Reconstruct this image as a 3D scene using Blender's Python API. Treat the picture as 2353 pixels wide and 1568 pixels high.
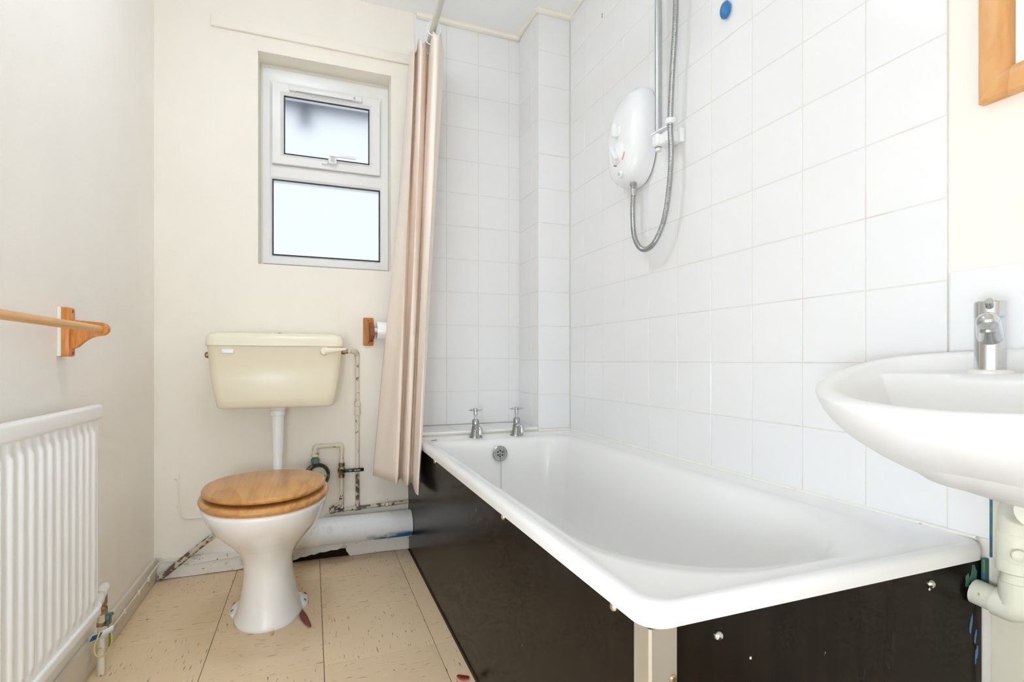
import bpy, bmesh, math, random
from mathutils import Vector, Matrix
random.seed(7)
for o in list(bpy.data.objects):
    bpy.data.objects.remove(o)
scene = bpy.context.scene
COL = scene.collection
PI = math.pi

# ------------------------------------------------------------------ camera
FPX = 1205.334
cam_data = bpy.data.cameras.new('camera')
cam = bpy.data.objects.new('camera', cam_data)
COL.objects.link(cam)
cam.location = (0, 0, 0.82)
cam.rotation_euler = (PI / 2, 0, -0.364781)
cam_data.sensor_width = 36
cam_data.lens = 36 * FPX / 2353
cam_data.shift_y = (829.618 - 784) / 2353
cam_data.clip_start = 0.02
scene.camera = cam

# ------------------------------------------------------------------ world and exposure
world = bpy.data.worlds.new('overcast_sky')
scene.world = world
world.use_nodes = True
bg = world.node_tree.nodes['Background']
bg.inputs[0].default_value = (0.87, 0.94, 1.02, 1)
bg.inputs[1].default_value = 0.70
scene.view_settings.view_transform = 'Standard'
scene.view_settings.look = 'None'
scene.view_settings.gamma = 1
scene.view_settings.use_curve_mapping = False
scene.view_settings.exposure = 0.67
scene.cycles.max_bounces = 10
scene.cycles.diffuse_bounces = 9
scene.cycles.glossy_bounces = 4
scene.cycles.use_adaptive_sampling = True
scene.cycles.adaptive_threshold = 0.06
scene.cycles.adaptive_min_samples = 14
FILL_GLOBE_POWER = 30.0  # settings of the two added, unseen fill lights
FILL_GLOBE_POS = (-0.30, -0.12, 0.66)
FILL_DOME_POS = (-0.05, 1.30, 2.30)
FILL_DOME_POWER = 15.0
FILL_COL = (0.835, 0.943, 1.09, 1)

# ------------------------------------------------------------------ materials
MATS = {}
def srgb(r, g, b):
    f = lambda c: c / 12.92 if c <= 0.04045 else ((c + 0.055) / 1.055) ** 2.4
    return (f(r / 255), f(g / 255), f(b / 255), 1)

class MT:
    """small node helper"""
    def __init__(self, name, base, rough=0.5, metal=0.0, spec=0.5, coat=0.0):
        m = bpy.data.materials.new(name)
        m.use_nodes = True
        self.m = m; self.nt = m.node_tree; self.N = self.nt.nodes; self.L = self.nt.links
        self.b = self.N['Principled BSDF']
        self.b.inputs['Base Color'].default_value = base
        self.b.inputs['Roughness'].default_value = rough
        self.b.inputs['Metallic'].default_value = metal
        self.b.inputs['Specular IOR Level'].default_value = spec
        self.b.inputs['Coat Weight'].default_value = coat
        self.base = base; self.src = None; self.h = None
        self.tc = self.N.new('ShaderNodeTexCoord')
        MATS[name] = m
    def coord(self, scale=(1, 1, 1), rot=(0, 0, 0), rand=False):
        mp = self.N.new('ShaderNodeMapping')
        mp.inputs['Scale'].default_value = scale
        mp.inputs['Rotation'].default_value = rot
        self.L.new(self.tc.outputs['Object'], mp.inputs[0])
        if rand:
            oi = self.N.new('ShaderNodeObjectInfo')
            mu = self.N.new('ShaderNodeMath'); mu.operation = 'MULTIPLY'; mu.inputs[1].default_value = 37.0
            self.L.new(oi.outputs['Random'], mu.inputs[0])
            ad = self.N.new('ShaderNodeVectorMath'); ad.operation = 'ADD'
            self.L.new(mp.outputs[0], ad.inputs[0]); self.L.new(mu.outputs[0], ad.inputs[1])
            return ad.outputs[0]
        return mp.outputs[0]
    def noise(self, vec, scale, detail=4, rough=0.55, dist=0.0):
        n = self.N.new('ShaderNodeTexNoise')
        n.inputs['Scale'].default_value = scale; n.inputs['Detail'].default_value = detail
        n.inputs['Roughness'].default_value = rough; n.inputs['Distortion'].default_value = dist
        self.L.new(vec, n.inputs['Vector'])
        return n.outputs['Fac']
    def ramp(self, fac, p0, p1, v0=0.0, v1=1.0):
        r = self.N.new('ShaderNodeMapRange')
        r.inputs['From Min'].default_value = p0; r.inputs['From Max'].default_value = p1
        r.inputs['To Min'].default_value = v0; r.inputs['To Max'].default_value = v1
        self.L.new(fac, r.inputs['Value'])
        return r.outputs[0]
    def math(self, op, a, b):
        n = self.N.new('ShaderNodeMath'); n.operation = op
        for i, v in enumerate((a, b)):
            if isinstance(v, (int, float)): n.inputs[i].default_value = v
            else: self.L.new(v, n.inputs[i])
        return n.outputs[0]
    def mix(self, fac, colour):
        n = self.N.new('ShaderNodeMix'); n.data_type = 'RGBA'
        self.L.new(fac, n.inputs['Factor'])
        if self.src is None: n.inputs['A'].default_value = self.base
        else: self.L.new(self.src, n.inputs['A'])
        n.inputs['B'].default_value = colour
        self.src = n.outputs['Result']
        self.L.new(self.src, self.b.inputs['Base Color'])
        return self
    def bump(self, h, strength=0.2, dist=0.002):
        n = self.N.new('ShaderNodeBump')
        n.inputs['Strength'].default_value = strength; n.inputs['Distance'].default_value = dist
        self.L.new(h, n.inputs['Height']); self.L.new(n.outputs[0], self.b.inputs['Normal'])
        return self
    def axis(self, which):
        s = self.N.new('ShaderNodeSeparateXYZ'); self.L.new(self.tc.outputs['Object'], s.inputs[0])
        return s.outputs[which]

def plaster(name, base, dirt):
    t = MT(name, base, 0.62, spec=0.3)
    n1 = t.noise(t.coord(), 2.2, 5); t.mix(t.ramp(n1, 0.45, 0.75, 0, 0.35), dirt)
    n2 = t.noise(t.coord((1, 1, 0.35)), 6, 6); t.mix(t.ramp(n2, 0.55, 0.8, 0, 0.22), (dirt[0] * .95, dirt[1] * .92, dirt[2] * .85, 1))
    n3 = t.noise(t.coord(), 210, 3); n4 = t.noise(t.coord(), 14, 5)
    t.bump(t.math('ADD', n3, t.math('MULTIPLY', n4, 3.0)), 0.25, 0.0018)
    return t
plaster('cream_plaster', srgb(241, 236, 226), srgb(234, 227, 216))
plaster('cream_plaster_left', srgb(246, 242, 235), srgb(238, 233, 225))
t = MT('ceiling_paint', srgb(246, 247, 248), 0.7, spec=0.2); t.bump(t.noise(t.coord(), 120, 3), 0.15, 0.002)
t = MT('tile_glaze', srgb(236, 236, 236), 0.14, spec=0.35, coat=0.0)
v = t.coord(rand=True); t.mix(t.ramp(t.noise(v, 1.4, 2), 0.35, 0.7, 0, 0.5), srgb(232, 233, 234)); t.bump(t.noise(v, 9, 2), 0.06, 0.004)
t = MT('grout', srgb(222, 219, 212), 0.85, spec=0.1)
n = t.noise(t.coord(), 5, 5); t.mix(t.ramp(n, 0.6, 0.74, 0, .8), srgb(204, 184, 160))
t = MT('sealant', srgb(238, 235, 226), 0.5); t.mix(t.ramp(t.noise(t.coord(), 40, 4), 0.68, 0.74), srgb(70, 60, 55))
t = MT('cream_trim', srgb(241, 236, 222), 0.5); t.bump(t.noise(t.coord(), 30, 4), 0.2, 0.003)
t = MT('floor_vinyl', srgb(230, 207, 173), 0.42, spec=0.35)
v = t.coord(rand=True); t.mix(t.ramp(t.noise(v, 4, 4), 0.35, 0.7, 0, 0.55), srgb(220, 196, 161))
sv = t.coord((26, 190, 1), rand=True)
t.mix(t.ramp(t.noise(sv, 1.0, 2, 0.5), 0.655, 0.7, 0, 0.75), srgb(128, 92, 66))
sv2 = t.coord((22, 170, 1), (0, 0, 0.06), rand=True)
t.mix(t.ramp(t.noise(sv2, 1.3, 2, 0.5), 0.65, 0.70, 0, 0.7), srgb(232, 214, 188))
t.bump(t.noise(sv, 1.0, 2), 0.05, 0.001)
MT('floor_joint', srgb(92, 74, 58), 0.9)
MT('gap_shade_paint', srgb(46, 34, 28), 0.95, spec=0.05)
t = MT('bath_enamel', srgb(236, 236, 235), 0.2, spec=0.4, coat=0.05)
t.mix(t.ramp(t.noise(t.coord((1, .5, 1)), 3.0, 4), 0.6, 0.8, 0, .35), srgb(236, 228, 214))
MT('ceramic_white', srgb(234, 234, 233), 0.3, spec=0.4, coat=0.0)
t = MT('pan_ceramic', srgb(250, 250, 249), 0.1, spec=0.5, coat=0.4)
t.mix(t.ramp(t.noise(t.coord((1, 1, .4)), 9, 5), 0.64, 0.82, 0, .4), srgb(224, 208, 186))
MT('cistern_plastic', srgb(236, 229, 205), 0.22, spec=0.45)
MT('cistern_lid', srgb(238, 232, 210), 0.25, spec=0.45)
MT('white_plastic', srgb(240, 241, 243), 0.22, spec=0.5)
MT('offwhite_plastic', srgb(232, 230, 220), 0.3)
MT('grey_plastic', srgb(150, 152, 155), 0.4)
t = MT('upvc', srgb(233, 233, 232), 0.28, spec=0.5); t.mix(t.ramp(t.noise(t.coord(), 7, 5), 0.55, 0.8, 0, .3), srgb(212, 208, 200))
MT('gasket_black', srgb(28, 30, 36), 0.5)
MT('chrome', srgb(205, 207, 208), 0.13, metal=1.0)
t = MT('chrome_dull', srgb(176, 178, 178), 0.24, metal=1.0); t.mix(t.ramp(t.noise(t.coord(), 60, 4), .5, .75, 0, .6), srgb(140, 140, 138))
MT('steel_satin', srgb(200, 202, 205), 0.3, metal=1.0)
t = MT('aluminium', srgb(180, 172, 156), 0.5, metal=0.55); t.mix(t.ramp(t.noise(t.coord((1, 1, .3)), 30, 5), .5, .75, 0, .5), srgb(160, 150, 132))
t = MT('panel_board', srgb(31, 25, 18), 0.24, spec=0.1)
t.mix(t.ramp(t.noise(t.coord((9, 9, 1.0)), 3, 4), .4, .75, 0, .7), srgb(42, 33, 24))
t.mix(t.ramp(t.noise(t.coord((1, 1, .5)), 130, 2), .78, .8, 0, .8), srgb(190, 180, 160))
MT('panel_edge', srgb(150, 112, 84), 0.7)
t = MT('curtain_cloth', srgb(243, 231, 220), 0.7, spec=0.15)
t.mix(t.ramp(t.noise(t.coord((1, 1, .4)), 14, 4), .45, .75, 0, .4), srgb(236, 222, 210)); t.bump(t.noise(t.coord((1, 1, .5)), 26, 4), .25, .004)
t.b.inputs['Subsurface Weight'].default_value = 0.0
t = MT('rod_paint', srgb(205, 204, 192), 0.4)
def wood(name, c0, c1, scale, rot, rough, dist=0.8):
    """long stretched grain: scale is the frequency across (x, z) and along (y) the grain"""
    t = MT(name, c0, rough, spec=0.4)
    v = t.coord(scale, rot)
    big = t.noise(v, 0.5, 2, 0.5, dist)
    w = t.math('FRACT', t.math('MULTIPLY', big, 7.0), 0.0)
    t.mix(t.ramp(w, .55, 1.0, 0, .55), c1)
    fine = t.noise(t.coord((scale[0] * 6, scale[1] * 1.5, scale[2] * 6), rot), 1.0, 4, .6)
    t.mix(t.ramp(fine, .45, .72, 0, .6), c1)
    return t
wood('seat_wood', srgb(208, 155, 94), srgb(170, 116, 62), (13, 1.6, 13), (0, 0, 1.05), 0.28)
wood('pine', srgb(222, 170, 112), srgb(196, 134, 76), (16, 16, 1.6), (0, 0, 0), 0.35)
wood('orange_pine', srgb(214, 140, 66), srgb(178, 104, 40), (40, 40, 5), (0, 0, 0), 0.35)
wood('rod_pine', srgb(224, 178, 118), srgb(205, 150, 90), (30, 1.2, 30), (0, 0, 0), 0.4)
wood('holder_wood', srgb(190, 124, 64), srgb(150, 88, 40), (40, 40, 6), (0, 0, 0), 0.4)
MT('dark_wood', srgb(138, 72, 30), 0.4)
t = MT('radiator_enamel', srgb(248, 249, 249), 0.28, spec=0.5)
t = MT('white_gloss', srgb(232, 230, 224), 0.35)
n = t.noise(t.coord(), 16, 6); t.mix(t.ramp(n, .58, .66, 0, .7), srgb(176, 168, 158)); t.mix(t.ramp(t.noise(t.coord(), 55, 5), .66, .7, 0, .9), srgb(96, 82, 72))
t.bump(t.noise(t.coord(), 26, 5), .4, .004)
t = MT('skirting_paint', srgb(226, 218, 204), 0.4)
n = t.noise(t.coord(), 11, 6); t.mix(t.ramp(n, .6, .68, 0, .6), srgb(186, 178, 168)); t.mix(t.ramp(t.noise(t.coord(), 45, 5), .68, .72, 0, .8), srgb(112, 94, 80))
t.bump(n, .4, .004)
t = MT('soil_pipe_paint', srgb(226, 229, 232), 0.45)
n = t.noise(t.coord(), 20, 6); t.mix(t.ramp(n, .6, .7, 0, .6), srgb(196, 194, 186)); t.mix(t.ramp(t.noise(t.coord(), 60, 4), .7, .74, 0, .9), srgb(92, 80, 70))
gz = t.ramp(t.axis('Z'), -0.005, -0.045); gx = t.ramp(t.axis('X'), 0.06, 0.42)
bl = t.math('MULTIPLY', t.math('MULTIPLY', gz, gx), t.ramp(t.noise(t.coord(), 18, 5), .4, .6))
t.mix(t.ramp(bl, .1, .5), srgb(40, 108, 150))
t = MT('pipe_paint', srgb(222, 214, 196), 0.5)
t.mix(t.ramp(t.noise(t.coord(), 48, 6), .6, .63, 0, .9), srgb(120, 100, 84)); t.bump(t.noise(t.coord(), 60, 4), .3, .003)
t = MT('pipe_chipped', srgb(204, 194, 174), 0.55)
t.mix(t.ramp(t.noise(t.coord(), 40, 6), .49, .52, 0, .95), srgb(96, 78, 64)); t.mix(t.ramp(t.noise(t.coord((1.3, 1.1, 1.2)), 28, 5), .62, .66, 0, .8), srgb(72, 100, 84)); t.bump(t.noise(t.coord(), 60, 4), .4, .004)
t = MT('brass_dull', srgb(170, 150, 120), 0.35, metal=0.9); t.mix(t.ramp(t.noise(t.coord(), 70, 4), .5, .6, 0, .8), srgb(104, 84, 66))
t = MT('verdigris', srgb(96, 124, 116), 0.5); t.mix(t.ramp(t.noise(t.coord(), 70, 5), .5, .6, 0, .8), srgb(60, 70, 66))
t = MT('meter_face', srgb(206, 204, 188), 0.4); t.mix(t.ramp(t.noise(t.coord(), 110, 4), .62, .66), srgb(80, 78, 70))
MT('black_plastic', srgb(24, 24, 25), 0.35)
t = MT('black_rubber', srgb(52, 48, 46), 0.5); t.mix(t.ramp(t.noise(t.coord(), 30, 4), .5, .65, 0, .6), srgb(150, 146, 138))
t = MT('waste_paint', srgb(222, 222, 206), 0.45)
t.mix(t.ramp(t.noise(t.coord(), 9, 4), .5, .7, 0, .7), srgb(206, 216, 200)); t.mix(t.ramp(t.noise(t.coord(), 38, 6), .68, .72, 0, .8), srgb(140, 132, 124)); t.bump(t.noise(t.coord(), 30, 4), .3, .004)
t = MT('stained_wall', srgb(224, 219, 200), 0.6, spec=.3)
t.mix(t.ramp(t.noise(t.coord(), 8, 5), .5, .66, 0, .8), srgb(198, 208, 186))
t = MT('paint_splash_green', srgb(78, 122, 98), 0.5); t.mix(t.ramp(t.noise(t.coord(), 40, 4), .48, .56), srgb(52, 106, 146))
MT('paint_splash_blue', srgb(70, 110, 150), 0.5)
MT('leaf_red', srgb(126, 58, 46), 0.4)
MT('leaf_bright', srgb(164, 44, 34), 0.4)
MT('bead_wood', srgb(222, 178, 120), 0.5)
MT('crumb_pale', srgb(228, 214, 186), 0.7)
MT('crumb_dark', srgb(84, 64, 48), 0.7)
MT('blue_putty', srgb(44, 122, 186), 0.35)
MT('label_white', srgb(222, 222, 224), 0.4)
MT('label_blue', srgb(36, 98, 160), 0.4)
MT('wire_yellow', srgb(206, 190, 110), 0.4)
MT('wire_green', srgb(120, 130, 60), 0.5)
t = MT('mirror_glass', srgb(236, 240, 238), 0.02, metal=1.0)
MT('dial_red', srgb(205, 95, 100), 0.4)
MT('dial_blue', srgb(50, 60, 100), 0.4)
MT('hedge', srgb(96, 122, 84), 0.9)
MT('soffit', srgb(110, 120, 132), 0.7)
MT('brick_far', srgb(170, 150, 135), 0.9)
# obscured window glass: rough transmission
m = bpy.data.materials.new('obscured_glass'); m.use_nodes = True; MATS['obscured_glass'] = m
nt = m.node_tree; b = nt.nodes['Principled BSDF']
b.inputs['Base Color'].default_value = (0.96, 0.98, 1, 1); b.inputs['Transmission Weight'].default_value = 1.0
b.inputs['Roughness'].default_value = 0.42; b.inputs['IOR'].default_value = 1.25
# glow of the two added fill lights
for nm, pw in (('fill_globe_glow', FILL_GLOBE_POWER), ('fill_dome_glow', FILL_DOME_POWER)):
    m = bpy.data.materials.new(nm); m.use_nodes = True; MATS[nm] = m
    b = m.node_tree.nodes['Principled BSDF']
    b.inputs['Emission Color'].default_value = FILL_COL; b.inputs['Emission Strength'].default_value = pw

# ------------------------------------------------------------------ geometry helpers
class G:
    def __init__(self): self.v = []; self.f = []; self.mi = []
    def add(self, vs, fs, mi=0):
        o = len(self.v); self.v += [tuple(p) for p in vs]
        self.f += [tuple(i + o for i in f) for f in fs]; self.mi += [mi] * len(fs)
        return self
    def box(self, x0, x1, y0, y1, z0, z1, mi=0):
        vs = [(x, y, z) for z in (z0, z1) for y in (y0, y1) for x in (x0, x1)]
        return self.add(vs, [(0, 2, 3, 1), (4, 5, 7, 6), (0, 1, 5, 4), (2, 6, 7, 3), (0, 4, 6, 2), (1, 3, 7, 5)], mi)
    def bbox(self, x0, x1, y0, y1, z0, z1, bev=0.003, seg=2, mi=0):
        bm = bmesh.new(); bmesh.ops.create_cube(bm, size=1)
        for v in bm.verts:
            v.co = ((x0 + x1) / 2 + v.co.x * (x1 - x0), (y0 + y1) / 2 + v.co.y * (y1 - y0), (z0 + z1) / 2 + v.co.z * (z1 - z0))
        bmesh.ops.bevel(bm, geom=bm.edges[:], offset=bev, segments=seg, profile=0.5, affect='EDGES')
        bm.verts.index_update()
        self.add([v.co[:] for v in bm.verts], [tuple(v.index for v in f.verts) for f in bm.faces], mi); bm.free()
        return self
    def loft(self, rings, cap0=True, cap1=True, closed=True, mi=0):
        n = len(rings[0]); vs = [p for r in rings for p in r]; fs = []
        for i in range(len(rings) - 1):
            for j in range(n if closed else n - 1):
                k = (j + 1) % n
                fs.append((i * n + j, i * n + k, (i + 1) * n + k, (i + 1) * n + j))
        if cap0: fs.append(tuple(range(n))[::-1])
        if cap1: fs.append(tuple((len(rings) - 1) * n + j for j in range(n)))
        return self.add(vs, fs, mi)
    def lathe(self, prof, origin=(0, 0, 0), axis=(0, 0, 1), n=24, mi=0):
        ax = Vector(axis).normalized(); q = Vector((0, 0, 1)).rotation_difference(ax); o = Vector(origin)
        rings = [[tuple(o + q @ Vector((r * math.cos(2 * PI * j / n), r * math.sin(2 * PI * j / n), h))) for j in range(n)] for r, h in prof]
        return self.loft(rings, prof[0][0] > 1e-6, prof[-1][0] > 1e-6, mi=mi)
    def tube(self, pts, r, n=12, mi=0, caps=True):
        P = [Vector(p) for p in pts]; rad = r if isinstance(r, (list, tuple)) else [r] * len(P)
        T = []
        for i in range(len(P)):
            a = P[max(i - 1, 0)]; b_ = P[min(i + 1, len(P) - 1)]; T.append((b_ - a).normalized())
        up = Vector((0, 0, 1)) if abs(T[0].z) < 0.9 else Vector((1, 0, 0))
        nrm = (up - T[0] * up.dot(T[0])).normalized(); rings = []
        for i in range(len(P)):
            nrm = (nrm - T[i] * nrm.dot(T[i])).normalized(); bn = T[i].cross(nrm)
            rings.append([tuple(P[i] + (nrm * math.cos(2 * PI * j / n) + bn * math.sin(2 * PI * j / n)) * rad[i]) for j in range(n)])
        return self.loft(rings, caps, caps, mi=mi)
    def torus(self, c, axis, R, r, n=24, k=10, mi=0):
        q = Vector((0, 0, 1)).rotation_difference(Vector(axis).normalized()); c = Vector(c); rings = []
        for i in range(n + 1):
            a = 2 * PI * i / n
            rings.append([tuple(c + q @ Vector(((R + r * math.cos(2 * PI * j / k)) * math.cos(a), (R + r * math.cos(2 * PI * j / k)) * math.sin(a), r * math.sin(2 * PI * j / k)))) for j in range(k)])
        return self.loft(rings, False, False, mi=mi)
    def prism(self, poly, fn, d0, d1, mi=0):
        """poly: 2D points, fn(u,v,d) -> xyz"""
        n = len(poly)
        vs = [fn(u, v, d0) for u, v in poly] + [fn(u, v, d1) for u, v in poly]
        fs = [tuple(range(n))[::-1], tuple(range(n, 2 * n))] + [(i, (i + 1) % n, (i + 1) % n + n, i + n) for i in range(n)]
        return self.add(vs, fs, mi)

def mesh(name, g, mats, smooth=35):
    me = bpy.data.meshes.new(name); me.from_pydata(g.v, [], g.f)
    bm = bmesh.new(); bm.from_mesh(me); bmesh.ops.remove_doubles(bm, verts=bm.verts[:], dist=1e-6)
    bmesh.ops.recalc_face_normals(bm, faces=bm.faces[:]); bm.to_mesh(me); bm.free()
    for mm in (mats if isinstance(mats, (list, tuple)) else [mats]): me.materials.append(MATS[mm])
    if len(g.mi) == len(me.polygons):
        for p, i in zip(me.polygons, g.mi): p.material_index = i
    if smooth:
        me.shade_smooth(); me.set_sharp_from_angle(angle=math.radians(smooth))
    return me
def link(name, me, parent=None):
    o = bpy.data.objects.new(name, me); COL.objects.link(o)
    if parent is not None: o.parent = parent
    return o
def obj(name, g, mats, parent=None, smooth=35, origin=None):
    """origin: world point of the object's own origin (geometry given in world or parent coordinates)"""
    if origin is None and parent is None:
        xs, ys, zs = zip(*g.v); origin = ((min(xs) + max(xs)) / 2, (min(ys) + max(ys)) / 2, min(zs))
    if parent is not None:
        base = Vector(parent['_o']) if '_o' in parent else Vector((0, 0, 0))
        g.v = [tuple(Vector(p) - base) for p in g.v]
        o = link(name, mesh(name, g, mats, smooth), parent)
        o['_o'] = base[:] if True else None
        return o
    org = Vector(origin)
    g.v = [tuple(Vector(p) - org) for p in g.v]
    o = link(name, mesh(name, g, mats, smooth)); o.location = org
    o['_o'] = org[:]
    return o
def thing(name, label, cat, loc, group=None):
    o = bpy.data.objects.new(name, None); COL.objects.link(o); o.location = loc; o.empty_display_size = 0.02
    o['_o'] = tuple(loc); o['label'] = label; o['category'] = cat
    if group: o['group'] = group
    return o
def tag(o, label, cat, group=None):
    o['label'] = label; o['category'] = cat
    if group: o['group'] = group
    return o
def struct(o, label=None, cat=None):
    o['kind'] = 'structure'
    if label: o['label'] = label
    if cat: o['category'] = cat
    return o
def arc(c, r, a0, a1, n, fn):
    return [fn(c[0] + r * math.cos(a0 + (a1 - a0) * i / n), c[1] + r * math.sin(a0 + (a1 - a0) * i / n)) for i in range(n + 1)]
def bend(pts, r, n=6):
    """polyline with rounded corners"""
    P = [Vector(p) for p in pts]; out = [P[0]]
    for i in range(1, len(P) - 1):
        a = (P[i - 1] - P[i]); b_ = (P[i + 1] - P[i]); d = min(r, a.length * .49, b_.length * .49)
        p0 = P[i] + a.normalized() * d; p1 = P[i] + b_.normalized() * d
        for k in range(n + 1):
            t_ = k / n; out.append(p0 * (1 - t_) ** 2 + P[i] * 2 * t_ * (1 - t_) + p1 * t_ ** 2)
    out.append(P[-1]); return out
def smooth_curve(pts, n):
    P = [Vector(p) for p in pts]; out = []
    for i in range(len(P) - 1):
        p0 = P[max(i - 1, 0)]; p1 = P[i]; p2 = P[i + 1]; p3 = P[min(i + 2, len(P) - 1)]
        for k in range(n):
            t_ = k / n
            out.append(0.5 * ((2 * p1) + (p2 - p0) * t_ + (2 * p0 - 5 * p1 + 4 * p2 - p3) * t_ ** 2 + (3 * p1 - p0 - 3 * p2 + p3) * t_ ** 3))
    out.append(P[-1]); return out

# ------------------------------------------------------------------ room dimensions (metres)
XL, XR = -0.552, 1.0747         # left wall face, right wall tile face
YB, YN = 2.315, -0.75           # back wall face, wall behind the camera
ZC = 2.352                      # ceiling
XP, YP = 0.9183, 2.0893         # pipe boxing in the corner
TT = 0.005                      # tile thickness
BX0, BX1, BY0, BY1 = 0.384, 1.0742, 0.54, 2.092   # bath outline
BZ = 0.513

# ------------------------------------------------------------------ structure
floor = struct(obj('floor', G().box(XL - .1, XR + .1, YN - .1, YB + .1, -0.1, -0.004), 'floor_joint', smooth=0, origin=(0, 0, 0)),
               'beige streaked vinyl tile floor', 'floor')
fx = [-0.575, -0.272, 0.031, 0.334, 0.392]
fy = [1.498 + 0.3035 * k for k in range(-8, 4)]
tile_cache = {}
def tile_mesh(key, w, h, th, bev, mat):
    k = (key, round(w, 4), round(h, 4))
    if k in tile_cache: return tile_cache[k]
    g = G(); a, b_ = w / 2, h / 2
    g.loft([[(-a, -b_, 0), (a, -b_, 0), (a, b_, 0), (-a, b_, 0)], [(-a, -b_, th - bev), (a, -b_, th - bev), (a, b_, th - bev), (-a, b_, th - bev)],
            [(-a + bev, -b_ + bev, th), (a - bev, -b_ + bev, th), (a - bev, b_ - bev, th), (-a + bev, b_ - bev, th)]], False, True)
    me = mesh(key, g, mat, smooth=0); tile_cache[k] = me
    return me
for i in range(len(fx) - 1):
    for j in range(len(fy) - 1):
        x0, x1, y0, y1 = fx[i], fx[i + 1], max(fy[j], YN), min(fy[j + 1], YB)
        x0 = max(x0, XL); x1 = min(x1, XR)
        if y1 - y0 < 0.01: continue
        w, h = x1 - x0 - 0.0016, y1 - y0 - 0.0016
        rot = (i + j) % 2 == 0
        o = link('floor_tile', tile_mesh('floor_tile_b' if rot else 'floor_tile', h if rot else w, w if rot else h, 0.004, 0.0006, 'floor_vinyl'), floor)
        o.location = ((x0 + x1) / 2, (y0 + y1) / 2, -0.004); o.rotation_euler = (0, 0, PI / 2 if rot else 0)
# walls
WX0, WX1, WZ0, WZ1 = -0.200, 0.322, 1.208, 2.058
g = G()
TH = 0.115
g.box(XL - .1, WX0, YB, YB + TH, -0.1, ZC + .1).box(WX1, XR + .1, YB, YB + TH, -0.1, ZC + .1)
g.box(WX0, WX1, YB, YB + TH, -0.1, WZ0).box(WX0, WX1, YB, YB + TH, WZ1, ZC + .1)
wall_back = struct(obj('wall_back', g, 'cream_plaster', smooth=0, origin=(0, YB, 0)), 'cream painted plaster wall with the window', 'wall')
wall_left = struct(obj('wall_left', G().box(XL - .1, XL, YN - .1, YB, -0.1, ZC + .1), 'cream_plaster_left', smooth=0, origin=(XL, 0, 0)), 'cream painted wall behind the radiator', 'wall')
wall_right = struct(obj('wall_right', G().box(XR + TT, XR + .12, YN - .1, YB, -0.1, ZC + .1), 'cream_plaster', smooth=0, origin=(XR, 0, 0)), 'white tiled wall beside the bath', 'wall')
# wall behind the camera with a plain closed door
g = G()
DX0, DX1 = -0.15, 0.61
g.box(XL - .1, DX0, YN - .1, YN, -0.1, ZC + .1).box(DX1, XR + .12, YN - .1, YN, -0.1, ZC + .1).box(DX0, DX1, YN - .1, YN, 2.0, ZC + .1)
wall_near = struct(obj('wall_near', g, 'cream_plaster', smooth=0), 'cream wall with the door behind the viewer', 'wall')
door = struct(obj('door_1', G().box(DX0 + .003, DX1 - .003, YN - .07, YN - .03, 0.002, 1.997), 'white_gloss', smooth=0), 'plain white door behind the viewer', 'door')
obj('door_handle', G().tube(bend([(DX1 - .08, YN - .03, 1.0), (DX1 - .08, YN + .02, 1.0), (DX1 - .19, YN + .02, 1.0)], .015), .008), 'steel_satin', door)
ceiling = struct(obj('ceiling', G().box(XL - .1, XR + .12, YN - .1, YB + .1, ZC, ZC + .1), 'ceiling_paint', smooth=0), 'white painted ceiling', 'ceiling')
# boxing in the corner
g = G().box(XP + TT, XR + TT, YP + TT, YB, 0.0, ZC)
boxing = struct(obj('wall_boxing', g, 'grout', smooth=0, origin=(XP, YP, 0)), 'narrow tiled pipe boxing in the corner', 'wall')

# tiles: each a part of its wall
def place_tile(parent, c, u, n, w, h, jitter=0.25):
    me = tile_mesh('tile', w, h, TT, 0.0009, 'tile_glaze')
    o = link('tile', me, parent)
    u = Vector(u); n = Vector(n); vv = n.cross(u)
    M = Matrix((u, vv, n)).transposed().to_4x4()
    j = math.radians(jitter)
    M = M @ Matrix.Rotation(random.uniform(-j, j), 4, 'X') @ Matrix.Rotation(random.uniform(-j, j), 4, 'Y')
    M.translation = Vector(c) - Vector(parent['_o']) - n * TT
    o.matrix_local = M
GAP = 0.0019
def tile_field(parent, us, vs, fn, u, n, keep=None):
    for i in range(len(us) - 1):
        for k in range(len(vs) - 1):
            a0, a1, b0, b1 = us[i], us[i + 1], vs[k], vs[k + 1]
            if keep and not keep(a0, a1, b0, b1): continue
            place_tile(parent, fn((a0 + a1) / 2, (b0 + b1) / 2), u, n, a1 - a0 - GAP, b1 - b0 - GAP)
rz = [0.5155 + 0.15 * k for k in range(13)]
zs = [z for z in rz if z < ZC - .03] + [ZC - 0.004]
ys = [0.6063 + 0.15 * k for k in range(10)] + [YP - 0.003]
obj('grout', G().box(XR + .0008, XR + TT - .0002, 0.6063, YP, 0.5165, ZC).box(XR + .0008, XR + TT - .0002, 0.5405, 0.6063, 0.5165, 0.8155), 'grout', wall_right, smooth=0)
tile_field(wall_right, ys, zs, lambda a, b_: (XR, a, b_), (0, 1, 0), (-1, 0, 0))
tile_field(wall_right, [0.5415, 0.6063], [0.5155, 0.6655, 0.8155], lambda a, b_: (XR, a, b_), (0, 1, 0), (-1, 0, 0))
# splashback tiles over the basin
tile_field(wall_right, [0.603 - 0.15 * k for k in (4, 3, 2, 1, 0)], [0.831, 0.981], lambda a, b_: (XR, a, b_), (0, 1, 0), (-1, 0, 0))
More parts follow.
